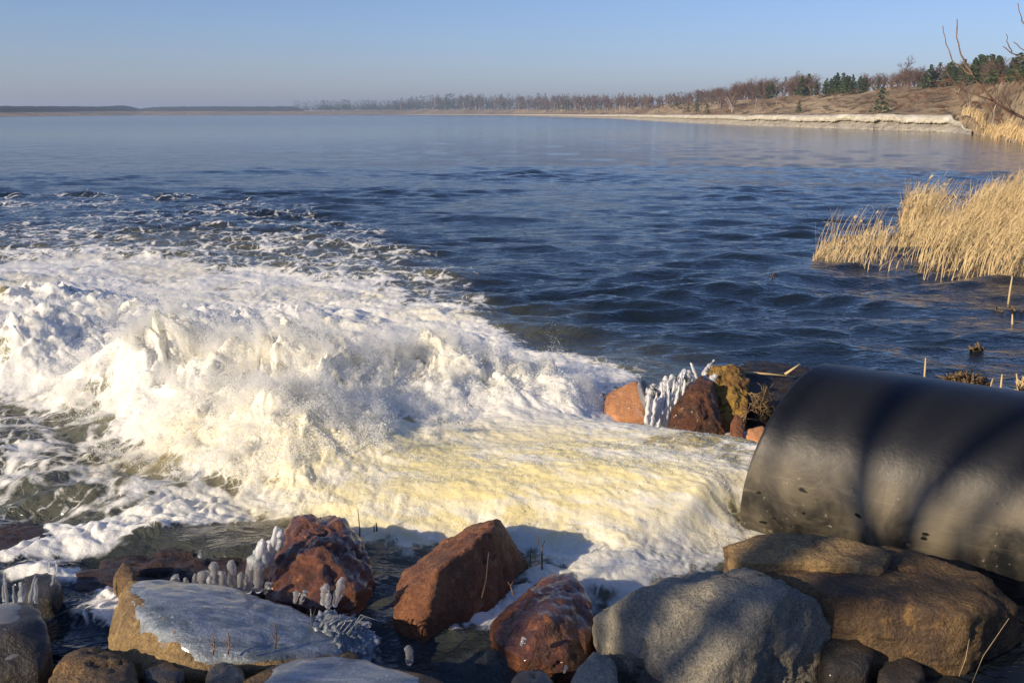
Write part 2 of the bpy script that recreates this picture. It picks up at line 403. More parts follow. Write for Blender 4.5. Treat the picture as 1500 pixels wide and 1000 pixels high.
# small holes of clearer aerated water inside the foam
hole = sstep(.25, .55, pn2(X * 1.6, Y * 2.2, 31) + .5 * pn2(X * 4, Y * 5, 32))
thin = sstep(10.2, 12.5, RV) + sstep(-.45, -.1, sdD)
foam = foam * (1 - .5 * hole * np.clip(thin, 0, 1))
aer = np.clip(sstep(1.6, -.6, sdD), 0, 1) * np.clip(.35 + .5 * foam, 0, 1)
aer = np.maximum(aer, .35 * sparse * sstep(6, 0, sdD))
tint = 1.1 * np.exp(-(((X - .1) / 1.75) ** 2 + ((Y - 5.7) / 1.0) ** 2) ** 1.6)
tint = np.maximum(tint, .55 * np.exp(-(((X + 2.3) / .7) ** 2 + ((Y - 6.3) / .35) ** 2)))
tint = np.maximum(tint, .30 * sstep(-.1, .5, pn2(X * .8, Y * .8, 41)) * dense)
tint = np.maximum(tint, .40 * sstep(.0, .5, pn2(X * 1.1, Y * .7, 42)) * dense * sstep(-3.2, -4.5, X))
tint = tint * (1 - .55 * sstep(1.3, .2, js) * sstep(-.5, 0, jt))
mouth = sstep(1.7, .5, js) * sstep(-.35, .05, jt) * sstep(1.2, .9, jt) * dense
foam = np.where(mouth > 0, foam * (1 - mouth * np.clip(.42 - .75 * streak0, 0, .7)), foam)
aer = np.maximum(aer, mouth)
del hole
# height: lake waves
wamp = 1 - .75 * dense
def waves(X, Y):
    z = np.zeros(X.shape)
    g = np.random.default_rng(5)
    wob = .5 * pn2(X * .25, Y * .25, 51); wob2 = .5 * pn2(X * .3, Y * .3, 52)
    gust = np.clip(.75 + .9 * pn2(X * .12, Y * .2, 53), .25, 1.6)
    for i in range(26):
        lam = .20 * 1.125 ** i
        a = g.normal(math.pi / 2 + .18, .5)
        k = 2 * math.pi / lam
        ph = k * ((X + wob * lam * .9) * math.cos(a) + (Y + wob2 * lam * .9) * math.sin(a)) + g.uniform(0, 6.28)
        amp = lam * (.021 if lam < 1.0 else .0095 if lam < 2.2 else .006)
        loc = np.clip(.55 + 1.1 * pn2(X / lam * .22 + i * 3.1, Y / lam * .3, 60 + i), 0, 1.6)
        s = (np.sin(ph) * .5 + .5) ** 1.6 * 2 - .9
        z += amp * loc * s * sstep(lam * 42, lam * 20, np.minimum(RV, 1e6) * .5 + 2)
    return z * gust
calm = 1 - .6 * sstep(20, 60, RV)
Z = waves(X, Y) * wamp * calm
# steep chop right of the outflow
for (cx, cy, rx, ry, a) in ((3.1, 15.3, .9, .30, .11), (3.9, 15.9, .55, .28, .16), (2.4, 14.3, 1.0, .28, .08), (.9, 17.3, 1.1, .4, .10), (-.6, 22.0, 1.3, .6, .14), (2.7, 16.6, 1.2, .35, .08), (3.2, 13.4, .8, .25, .06)):
    u = (X - cx) / rx; v = (Y - cy + .25 * pn2(X * 1.2, Y * .5, 71)) / ry
    Z += .62 * a * np.exp(-u * u - np.where(v > 0, v * v * .6, v * v * 1.6))
# turbulent water on the left
Z += sparse * (1 - dense) * (.05 * np.abs(pn2(X * 1.5, Y * 1.8, 81)) + .03 * np.abs(pn2(X * 3.4, Y * 4, 82)) + .014 * np.abs(pn2(X * 8, Y * 9, 83))) * 1.2 * sstep(40, 15, RV)
# white water
ins = sstep(.15, -.45, sdD)
turb = ins * (.30 + 2.0 * mound) * (1 - .85 * sstep(.04, .16, jet) * sstep(.25, .05, mound)) * (.5 + .5 * far_fade)
bil = lambda f, s: 2.2 * np.abs(pn2((X + .25 * wx) * f, (Y + .25 * wy) * f, s))
lump = .55 * bil(1.1, 91) + .34 * bil(2.3, 92) + .22 * bil(4.9, 93) + .14 * bil(10.3, 94) + .085 * bil(21, 95) + .05 * bil(43, 96)
streak = .5 * pn2(js * 1.4 + .5 * wx, jt * 2.6 + wy, 97) + .38 * pn2(js * 3.6 + wx, jt * 7 + 2 * wy, 98) + .26 * pn2(js * 10, jt * 19 + 3 * wx, 99) + .18 * pn2(js * 24, jt * 40, 100)
jm = sstep(.04, .2, jet) * sstep(.3, .1, mound)
smo = jm * ins
foam = foam * (1 - smo * sstep(-.5, -.1, jt) * np.clip(.30 - .42 * (streak0 + .35 * pn2(js * 6 + wx, jt * 16, 199)), 0, .62))
hol = sstep(.62, .30, lump) * ins * (1 - jm) * (.55 + .6 * np.clip(pn2(X * .8, Y * 1.1, 121) + .2, 0, 1))
for hx, hy, ra, rb in ((-2.35, 6.1, .42, .20), (-1.18, 6.85, .22, .13), (-3.3, 7.0, .4, .2), (-4.6, 8.2, .5, .25), (-.62, 6.75, .3, .12)):
    hol = np.maximum(hol, 1.1 * np.exp(-((X - hx + .4 * wx) / ra) ** 2 - ((Y - hy + .4 * wy) / rb) ** 2))
foam = foam * (1 - .58 * np.clip(hol, 0, 1.15)); aer = np.maximum(aer, .95 * ins)
Z = Z + ins * (mound + jet * ins) + turb * .24 * (lump - .55) + .024 * streak * jm * ins
frothy = foam * (1 - ins)
Z = Z + (.035 * frothy + .03 * frothy * (bil(6, 101) * .6 + bil(14, 102) * .4 - .4)) * sstep(30, 12, RV)
dispx = turb * .10 * (pn2(X * 3, Y * 3, 111) + .5 * pn2(X * 7, Y * 7, 112)) - .06 * ins * mound
dispy = turb * .10 * (pn2(X * 3, Y * 3, 113) + .5 * pn2(X * 7, Y * 7, 114)) - .07 * ins * mound * (lump - .3)
Z[RV > 400] = 0
V = np.stack([X + dispx, Y + dispy, Z], 1)
nr, nc = len(rr), len(th)
idx = np.arange(nr * nc).reshape(nr, nc)
Q = np.stack([idx[:-1, :-1], idx[:-1, 1:], idx[1:, 1:], idx[1:, :-1]], -1).reshape(-1, 4)
fq = foam[Q].mean(1)
isw = (fq > .42)
def sub_mesh(name, Qs, mat):
    used, inv = np.unique(Qs.ravel(), return_inverse=True)
    return mesh_obj(name, V[used], inv.reshape(-1, 4), mat, attrs={'foam': foam[used], 'tint': tint[used], 'aerated': aer[used], 'smooth_flow': smo[used]})
lake = sub_mesh('lake_water', Q[~isw], M['lake']); tag(lake, kind='structure')
ww = sub_mesh('white_water', Q[isw], M['white_water'])
tag(ww, 'churning white and yellowish foam pouring out of the black pipe', 'white water', kind='stuff')
SURF = (rr, th, Z.reshape(nr, nc), hol.reshape(nr, nc))
def surf_z(x, y, layer=2):
    r = np.hypot(x, y); t = np.arctan2(x, y)
    i = np.clip(np.searchsorted(rr, r), 0, nr - 1); j = np.clip(np.searchsorted(th, t), 0, nc - 1)
    return SURF[layer][i, j]

# ------------------------------------------------------------------ spray thrown up by the outflow
def make_spray():
    g = np.random.default_rng(21)
    P = []; RD = []
    #        x      y     sx   sy   bursts drops  vz   spread  dvx  dvy
    zones = [(-.50, 7.65, .85, .40, 85, 1700, 2.3, .60, -.5, .1),
             (-1.70, 7.25, .75, .45, 95, 1700, 2.7, .65, -.5, .0),
             (-2.75, 7.70, .65, .45, 75, 1700, 2.6, .65, -.5, .1),
             (-1.40, 6.40, .50, .35, 65, 1500, 2.5, .55, -.6, -.2),
             (-4.2, 9.0, .9, .6, 60, 800, 2.0, .6, -.5, .2),
             (-3.5, 10.0, 1.0, .6, 45, 700, 1.8, .6, -.5, .2),
             (-5.6, 11.0, 1.3, .8, 45, 600, 1.7, .6, -.5, .2),
             (.60, 7.50, .45, .2, 40, 800, 1.5, .5, .0, .0),
             (-2.3, 6.55, .45, .30, 30, 700, 1.6, .5, -.4, -.2),
             (-7.5, 12.6, 2.0, 1.0, 30, 260, 1.5, .6, -.4, .2)]
    for x, y, sx, sy, nb, nd, vz, sp, dx, dy in zones:
        for b_ in range(nb):
            p0 = np.array([x + g.normal() * sx * .7, y + g.normal() * sy * .7])
            z0 = surf_z(p0[0], p0[1]) - .03
            v0 = np.array([dx + g.normal() * .45, dy + g.normal() * .35, vz * g.uniform(.35, 1.0)])
            n = int(nd * g.uniform(.5, 1.4))
            arms = g.normal(size=(7, 3)) * sp * np.array([1, 1, .7])
            ai = g.integers(0, 7, n)
            vv = v0 + arms[ai] * g.uniform(.2, 1, (n, 1)) + g.normal(size=(n, 3)) * .10
            tm = g.beta(1.1, 2.0, n) * .30 * g.uniform(.5, 1) + .01
            p = np.empty((n, 3))
            p[:, 0] = p0[0] + vv[:, 0] * tm; p[:, 1] = p0[1] + vv[:, 1] * tm
            p[:, 2] = z0 + vv[:, 2] * tm - 4.9 * tm * tm
            p += g.normal(size=(n, 3)) * .012
            P.append(p); RD.append(np.clip(g.lognormal(-6.75, .42, n), .0007, .006))
    # froth lying on the foam surface
    for n, cx, cy, sx, sy in ((90000, -1.6, 7.3, 1.6, .9), (40000, -4.5, 9.8, 2.0, 1.4), (16000, .8, 7.5, .6, .35), (12000, .15, 5.6, 1.0, .40), (60000, -1.5, 6.2, .7, .35)):
        x = cx + g.normal(size=n) * sx; y = cy + g.normal(size=n) * sy
        k = (mound_field(x, y) > .07) | (cx == .15); k &= (poly_sd(x, y, DENSE) < -.12) & (surf_z(x, y, 3) < .45); x, y = x[k], y[k]
        n2 = len(x)
        clump = .5 + .5 * np.clip(pn2(x * 9, y * 9, 5) * 1.4, -1, 1)
        z = surf_z(x, y) + np.abs(g.normal(size=n2)) * (.012 if cx == .15 else .05) * clump + .001
        P.append(np.stack([x, y, z], 1)); RD.append(np.clip(g.lognormal(-6.6 if cx == .15 else -6.2, .4, n2), .001, .007))
    P = np.concatenate(P); RD = np.concatenate(RD)
    k = P[:, 2] > surf_z(P[:, 0], P[:, 1]) - .01
    return P[k], RD[k]
SP, SR = make_spray()
print('spray points', len(SP))
def point_obj(name, P, RD, mat):
    me = bpy.data.meshes.new(name); me.vertices.add(len(P)); me.vertices.foreach_set('co', P.astype(np.float32).ravel())
    a = me.attributes.new('drop_radius', 'FLOAT', 'POINT'); a.data.foreach_set('value', RD.astype(np.float32))
    me.materials.append(mat); me.update()
    o = bpy.data.objects.new(name, me); col.objects.link(o)
    ng = bpy.data.node_groups.new(name + '_points', 'GeometryNodeTree')
    ng.interface.new_socket('Geometry', in_out='INPUT', socket_type='NodeSocketGeometry')
    ng.interface.new_socket('Geometry', in_out='OUTPUT', socket_type='NodeSocketGeometry')
    gi = ng.nodes.new('NodeGroupInput'); go = ng.nodes.new('NodeGroupOutput')
    mp = ng.nodes.new('GeometryNodeMeshToPoints'); na = ng.nodes.new('GeometryNodeInputNamedAttribute'); na.data_type = 'FLOAT'
    na.inputs['Name'].default_value = 'drop_radius'
    sm = ng.nodes.new('GeometryNodeSetMaterial'); sm.inputs['Material'].default_value = mat
    ng.links.new(gi.outputs[0], mp.inputs['Mesh']); ng.links.new(na.outputs['Attribute'], mp.inputs['Radius'])
    ng.links.new(mp.outputs[0], sm.inputs['Geometry']); ng.links.new(sm.outputs[0], go.inputs[0])
    md = o.modifiers.new('points', 'NODES'); md.node_group = ng
    return o
spr = point_obj('water_spray', SP, SR, M['spray'])
tag(spr, 'fine white droplets splashing up above the churning foam', 'spray', kind='stuff')

# ------------------------------------------------------------------ ground near the camera
def bank_z(x, y):
    z = np.interp(y, [-400, -30, -3, 0, 2.6, 3.3, 4.2, 4.9, 5.6], [3, 2.2, 1.0, .72, .34, .07, -.12, -.26, -.6])
    z = z + .25 * sstep(2.2, 5.0, x) * sstep(6.0, 3.5, y) - .25 * sstep(-.9, -1.8, x) * sstep(2.5, 3.4, y)
    amp = np.where(y < 6, 1, 0)
    return z + amp * (.10 * pn2(x * .9, y * .9, 201) + .05 * pn2(x * 2.7, y * 2.7, 202) + .025 * pn2(x * 8, y * 8, 203))
ax_ = lambda a, b: np.concatenate([-np.geomspace(a, 400, 30)[::-1], np.arange(-a + .06, b, .06), np.geomspace(b, 400, 30)])
gx_ = ax_(6, 7); gy_ = np.concatenate([-np.geomspace(8, 400, 24)[::-1], np.arange(-7.9, 5.61, .06)])
GX, GY = np.meshgrid(gx_, gy_)
gz = bank_z(GX, GY)
gi_ = np.arange(GX.size).reshape(GX.shape)
gq = np.stack([gi_[:-1, :-1], gi_[:-1, 1:], gi_[1:, 1:], gi_[1:, :-1]], -1).reshape(-1, 4)
tag(mesh_obj('ground', np.stack([GX.ravel(), GY.ravel(), gz.ravel()], 1), gq, M['soil']), kind='structure')

# ------------------------------------------------------------------ rocks
_ico = {}
def ico(n):
    if n not in _ico:
        bm = bmesh.new(); bmesh.ops.create_icosphere(bm, subdivisions=n, radius=1)
        bm.verts.ensure_lookup_table()
        _ico[n] = (np.array([v.co[:] for v in bm.verts]), np.array([[v.index for v in f.verts] for f in bm.faces])); bm.free()
    return _ico[n]
def hull_planes(P):
    bm = bmesh.new()
    for p in P: bm.verts.new(p)
    bmesh.ops.convex_hull(bm, input=bm.verts[:]); bm.normal_update()
    N = np.array([f.normal[:] for f in bm.faces]); C = np.array([f.calc_center_median()[:] for f in bm.faces]); bm.free()
    return N, C
def rock_shape(P, sub=5, p=20, amp=.05, seed=0, chips=10, chip=.05, freq=1.0):
    P = np.asarray(P, float); N, C = hull_planes(P)
    c = P.mean(0)
    lo, hi = P.min(0), P.max(0); c = .5 * c + .25 * (lo + hi)
    D = ((C - c) * N).sum(1)
    k = D < 0; N[k] *= -1; D[k] *= -1; D = np.maximum(D, .01); _, ku = np.unique(np.round(np.c_[N * 12, D * 60]), axis=0, return_index=True); N, D = N[ku], D[ku]; p = p * 3.2
    U, T = ico(sub)
    size = float(np.mean(hi - lo)) * .5
    sc = (hi - lo) / 2 + 1e-6
    U = U * sc; U = U / np.linalg.norm(U, axis=1)[:, None]
    g = np.random.default_rng(seed)
    inv = np.maximum(0, U @ N.T / D)
    r = 1 / ((inv ** p).sum(1) ** (1 / p)) * 1.015
    for i in range(chips):                  # knocked-off corners
        n = g.normal(size=3); n /= np.linalg.norm(n)
        sup = (U * r[:, None] @ n).max()
        d = sup * (1 - chip * g.uniform(.2, 1))
        r = np.minimum(r, np.where(U @ n > 1e-3, d / np.maximum(U @ n, 1e-3), 9))
    S = U * r[:, None]
    q = S / size * freq
    rid = 1 - 2 * np.abs(pn3(q * 2.2, seed + 3))
    step = pn3(q * 4.5 + .6 * pn3(q * 2, seed + 9)[:, None], seed + 5)
    disp = .7 * fbm3(q * 1.6, 3, seed) + .40 * rid + .55 * np.round(step * 3) / 3 + .15 * step + .42 * fbm3(q * 8, 4, seed + 7, .6)
    crack = sstep(.07, 0, np.abs(pn3(q * 1.5 + .35 * pn3(q * 4, seed + 21)[:, None], seed + 20))) * sstep(-.1, .25, pn3(q * 1.1, seed + 22))
    disp = disp - 1.1 * crack
    S = S + U * (amp * size * disp)[:, None]
    return S + c, T
def rock(name, label, front, depth, zb, mat, sub=5, p=20, amp=.05, seed=0, group=None, chips=10, chip=.05, cat='rock', freq=1.0, flare=1.0):
    F_ = np.array([at(*q) for q in front]); px = np.array([q[0] for q in front]); py = np.array([q[1] for q in front])
    cx = px.mean()
    B = np.array([at(q[0] + (cx - q[0]) * .14, q[1] + 2, q[2] + depth) for q in front if q[1] < py.mean() + 1])
    base = []
    allp = np.concatenate([F_, B]); cc = allp.mean(0)
    for q in allp: base.append([cc[0] + (q[0] - cc[0]) * flare, cc[1] + (q[1] - cc[1]) * flare, zb])
    V_, T_ = rock_shape(np.concatenate([allp, base]), sub, p, amp, seed, chips, chip, freq)
    loc = np.array([V_[:, 0].mean(), V_[:, 1].mean(), max(zb, V_[:, 2].min())])
    return tag(mesh_obj(name, V_, T_, mat, loc=loc), label, cat, group)

def zp(px, py, z): return (px, py, float(ground_at(px, py, z)[1]))
rock('boulder', 'big speckled grey boulder at the bottom, its left side sunlit, right side dark',
     [zp(872, 905, .22), zp(905, 880, .38), zp(985, 845, .44), zp(1095, 840, .45), zp(1180, 868, .42), (1225, 905, 4.0), (1255, 990, 3.85), zp(1128, 886, .42), (1050, 1010, 3.36), (890, 1010, 3.62), (1250, 1050, 3.8), (1010, 1040, 3.3)],
     .35, -.15, M['granite'], 6, 20, .05, 3, chips=7, chip=.09)
bb = rock('boulder', 'large ochre brown boulder with a flat ledge, lying under the black pipe',
     [zp(1062, 802, .22), zp(1110, 787, .31), zp(1230, 792, .32), zp(1330, 808, .32), zp(1440, 844, .31), zp(1484, 890, .18), zp(1085, 838, .27), zp(1205, 868, .33), zp(1300, 882, .335), zp(1420, 906, .29),
      (1120, 900, 4.0), (1215, 965, 3.72), (1290, 1020, 3.62), (1410, 1020, 3.68), (1492, 1000, 3.95)],
     .12, -.2, M['ochre_dark'], 6, 24, .05, 8, chips=8, chip=.05)
rock('ledge_stone', 'thin tan slab resting on the ochre boulder against the pipe',
     [zp(1066, 800, .33), zp(1140, 780, .39), zp(1235, 788, .41), zp(1304, 806, .39), zp(1292, 834, .36), zp(1200, 822, .38), zp(1088, 824, .33)], .05, .18, M['ochre'], 5, 24, .05, 15, flare=.98, chips=5)
rock('red_rock', 'red sandstone rock with a sunlit left slope, alone in the middle of the foam edge',
     [(578, 880, 4.10), (592, 838, 4.35), (690, 770, 4.8), (732, 762, 4.75), (778, 835, 4.75), (772, 880, 4.6), (640, 836, 4.12), (722, 774, 4.50), (622, 892, 3.98), (720, 892, 4.30)],
     .25, -.3, M['red'], 6, 26, .05, 21, chips=9, chip=.07)
rock('red_rock', 'glossy wet red rock with a shadow stripe, left of the grey boulder',
     [(716, 918, 3.95), (745, 895, 4.1), (795, 848, 4.25), (838, 840, 4.25), (862, 872, 4.1), (872, 950, 3.8), (850, 990, 3.65), (770, 960, 3.65), (800, 900, 3.8), (720, 930, 3.85)],
     .22, -.25, M['red_wet'], 6, 24, .06, 27, chips=10, chip=.10)
rock('red_rock', 'rough wet orange red rock beside the ice beads on the left',
     [(392, 868, 4.3), (402, 810, 4.55), (432, 760, 4.75), (500, 762, 4.75), (528, 790, 4.65), (548, 858, 4.4), (540, 885, 4.25), (420, 882, 4.2), (470, 800, 4.4), (480, 886, 4.15)],
     .25, -.3, M['red_wet'], 6, 22, .085, 33, chips=10, chip=.09)
rock('wet_slab', 'low dark reddish slab washed by water behind the ice beads',
     [(105, 828, 4.55), (170, 800, 4.8), (300, 775, 5.05), (420, 768, 5.1), (425, 800, 4.75), (390, 850, 4.4), (250, 850, 4.4), (120, 850, 4.45)],
     .15, -.3, M['brown_wet'], 6, 16, .10, 37, chips=4).location.z -= .07
rock('wet_slab', 'dark reddish slab at the left edge just below the foam',
     [(-60, 800, 4.9), (0, 772, 5.15), (40, 765, 5.25), (75, 780, 5.1), (30, 812, 4.8)], .2, -.3, M['brown_wet'], 5, 16, .05, 39)
# ice-topped ochre rock
ir = rock('ice_topped_rock', 'ochre rock with a sunlit broken end and a sheet of blue grey ice on top',
     [(160, 948, 3.70), (176, 862, 3.95), (190, 852, 4.0), (330, 862, 4.05), (450, 900, 3.9), (525, 962, 3.62), (180, 990, 3.5), (262, 925, 3.55), (258, 990, 3.4), (400, 975, 3.45), (205, 880, 3.75)],
     .10, -.1, M['ochre'], 6, 26, .04, 41, chips=8, chip=.035)
def ice_patch(o, name, thick, nz0, seed, mat, label=None, keep=None, freq=5.0):
    me = o.data; n = len(me.vertices); v = np.empty(n * 3, np.float32); me.vertices.foreach_get('co', v); v = v.reshape(-1, 3).astype(float)
    nn = np.empty(n * 3, np.float32); me.vertices.foreach_get('normal', nn); nn = nn.reshape(-1, 3)
    t = np.empty(len(me.polygons) * 3, np.int32); me.polygons.foreach_get('vertices', t); t = t.reshape(-1, 3)
    # smooth the normals so that the sheet bridges small bumps
    cell = np.zeros((n, 3)); cnt = np.zeros(n)
    sm = nn.astype(float).copy()
    for _ in range(14):
        a = np.zeros((n, 3)); c = np.zeros(n)
        for p_, q_ in ((0, 1), (1, 2), (2, 0)):
            np.add.at(a, t[:, p_], sm[t[:, q_]]); np.add.at(a, t[:, q_], sm[t[:, p_]]); np.add.at(c, t[:, p_], 1); np.add.at(c, t[:, q_], 1)
        sm = a / np.maximum(c, 1)[:, None]
    sm /= np.linalg.norm(sm, axis=1)[:, None] + 1e-9
    vs_ = v.copy()
    for _ in range(10):
        a = np.zeros((n, 3)); c = np.zeros(n)
        for p_, q_ in ((0, 1), (1, 2), (2, 0)):
            np.add.at(a, t[:, p_], vs_[t[:, q_]]); np.add.at(a, t[:, q_], vs_[t[:, p_]]); np.add.at(c, t[:, p_], 1); np.add.at(c, t[:, q_], 1)
        vs_ = a / np.maximum(c, 1)[:, None]
    mk = (sm[:, 2] - nz0) * 3 + .30 * fbm3(v * freq, 4, seed) + (keep(v + np.array(o.location)) if keep else 0)
    h = thick * np.clip(sstep(-.05, .35, mk), 0, 1) * (1 + .35 * fbm3(v * 14, 3, seed + 3)) - .004
    w_ = vs_ + sm * h[:, None]
    kf = (mk[t] > -.12).all(1); t = t[kf]; used, inv = np.unique(t.ravel(), return_inverse=True)
    c_ = mesh_obj(name, w_[used], inv.reshape(-1, 3), mat, o)
    if label: c_['label'] = label
    return c_
ice_patch(ir, 'ice_sheet', .020, .74, 43, M['glaze'], 'blue grey ice sheet over the top of the rock')
ig = rock('stone', 'rounded dark stone under clear ice at the left edge',
     [(-60, 900, 3.7), (0, 888, 3.8), (30, 880, 3.85), (62, 895, 3.75), (75, 940, 3.6), (60, 985, 3.45), (-40, 990, 3.4), (15, 925, 3.55)], .25, -.1, M['dark'], 5, 10, .03, 45)
ice_patch(ig, 'ice_glaze', .014, .6, 46, M['ice'], 'clear ice glaze over the stone')
rock('stone', 'small brownish stone cut by the bottom edge below the ice topped rock',
     [(70, 995, 3.25), (100, 958, 3.4), (145, 948, 3.45), (195, 972, 3.35), (205, 1010, 3.2), (80, 1030, 3.1), (150, 1030, 3.0)], .25, 0, M['ochre_dark'], 5, 16, .06, 47)
hs_ = rock('ice_crusted_stone', 'flat stone with rippled ice crust along the bottom edge of the photo',
     [(355, 998, 3.15), (400, 975, 3.3), (480, 962, 3.4), (580, 978, 3.3), (660, 998, 3.15), (650, 1040, 2.95), (380, 1040, 2.95)], .15, .1, M['ochre_dark'], 5, 14, .05, 49)
ice_patch(hs_, 'ice_crust', .016, .80, 50, M['glaze'], 'rippled ice crust')
rock('stone', 'tan stone corner under the left foot of the grey boulder',
     [(835, 995, 3.3), (870, 955, 3.5), (900, 965, 3.45), (910, 1010, 3.2), (850, 1020, 3.15)], .15, 0, M['granite'], 4, 16, .05, 51)
rock('stone', 'little brown stone at the tip of the ice topped rock',
     [(165, 848, 4.3), (182, 822, 4.45), (200, 838, 4.35), (195, 856, 4.2)], .12, -.1, M['ochre_dark'], 4, 16, .06, 53)
# far side of the outflow
rock('orange_rock', 'flat faced orange rock jutting out of the foam beside the icicles',
     [(884, 604, 7.3), (888, 578, 7.45), (932, 557, 7.6), (958, 604, 7.3), (905, 612, 7.2), (945, 612, 7.2)], .25, -.2, M['orange'], 5, 30, .02, 55, chips=3, chip=.03)
rock('grey_rock', 'thin grey stone wedged between the orange rock and the icicles',
     [(934, 557, 7.5), (944, 556, 7.6), (965, 608, 7.2), (958, 612, 7.15), (940, 575, 7.35)], .2, -.2, M['grey'], 4, 24, .03, 57, chips=3)
rock('red_rock', 'dark red rock with a sunlit left edge right of the long icicles',
     [(978, 632, 6.85), (985, 605, 6.95), (1008, 570, 7.1), (1025, 552, 7.15), (1042, 560, 7.1), (1055, 610, 6.9), (1062, 640, 6.75), (1000, 640, 6.7), (1020, 600, 6.8)], .3, -.2, M['rust'], 6, 22, .09, 59, chip=.09)
rock('yellow_rock', 'yellow brown rock standing behind the dark red rock by the pipe',
     [(1030, 560, 7.3), (1040, 540, 7.45), (1085, 535, 7.5), (1096, 560, 7.3), (1090, 620, 6.95), (1050, 612, 7.0), (1068, 560, 7.2)], .3, -.2, M['mossy'], 6, 22, .09, 61, chip=.09)
rock('stone', 'slim reddish stone standing in the foam under the twigs by the pipe',
     [(1070, 618, 6.7), (1078, 606, 6.78), (1088, 614, 6.72), (1090, 640, 6.55), (1078, 642, 6.5)], .12, -.1, M['red'], 4, 16, .05, 63)
rock('stone', 'small bright orange stone wedged against the mouth of the pipe',
     [(1092, 640, 6.55), (1096, 628, 6.62), (1118, 624, 6.65), (1126, 640, 6.5), (1110, 648, 6.45)], .15, -.1, M['orange'], 4, 16, .05, 65)
rock('earth_bank', 'low brown bank of soil and roots behind the rocks, left of the pipe top',
     [(1080, 545, 7.9), (1095, 531, 8.2), (1150, 531, 8.25), (1185, 540, 8.0), (1190, 585, 7.3), (1100, 600, 7.1)], .5, -.3, M['soil'], 5, 12, .06, 67, cat='earth bank')
im = rock('ice_mound', 'bumpy blue white mound of frozen spray at the right end of the ice topped rock',
     [(432, 965, 3.62), (446, 925, 3.78), (475, 898, 3.92), (522, 908, 3.9), (552, 938, 3.8), (535, 968, 3.65), (470, 975, 3.58), (490, 930, 3.7)], .12, -.15, M['glaze'], 6, 12, .16, 71, cat='ice', freq=1.6)
# filler stones in the dark gaps
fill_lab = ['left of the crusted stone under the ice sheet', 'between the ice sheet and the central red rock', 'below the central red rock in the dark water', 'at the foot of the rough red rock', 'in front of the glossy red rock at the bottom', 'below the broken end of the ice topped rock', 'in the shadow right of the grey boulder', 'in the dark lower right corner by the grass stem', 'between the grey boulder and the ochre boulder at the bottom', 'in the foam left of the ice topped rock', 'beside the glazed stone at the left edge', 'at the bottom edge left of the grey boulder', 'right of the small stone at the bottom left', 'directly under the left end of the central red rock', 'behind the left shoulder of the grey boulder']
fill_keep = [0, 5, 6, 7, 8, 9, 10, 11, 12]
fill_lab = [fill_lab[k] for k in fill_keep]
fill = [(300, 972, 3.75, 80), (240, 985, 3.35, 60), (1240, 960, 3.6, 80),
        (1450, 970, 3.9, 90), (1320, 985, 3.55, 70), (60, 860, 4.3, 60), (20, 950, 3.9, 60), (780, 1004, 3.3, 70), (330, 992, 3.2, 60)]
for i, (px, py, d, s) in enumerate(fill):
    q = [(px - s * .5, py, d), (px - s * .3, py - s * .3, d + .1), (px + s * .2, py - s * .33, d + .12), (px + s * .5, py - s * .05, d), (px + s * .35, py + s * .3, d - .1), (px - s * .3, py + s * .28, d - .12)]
    rock('wet_stone', 'small dark wet stone ' + fill_lab[i], q, .15, -.2, M['dark'], 4, 14, .07, 100 + i, group='dark wet stones in the gaps between the rocks')

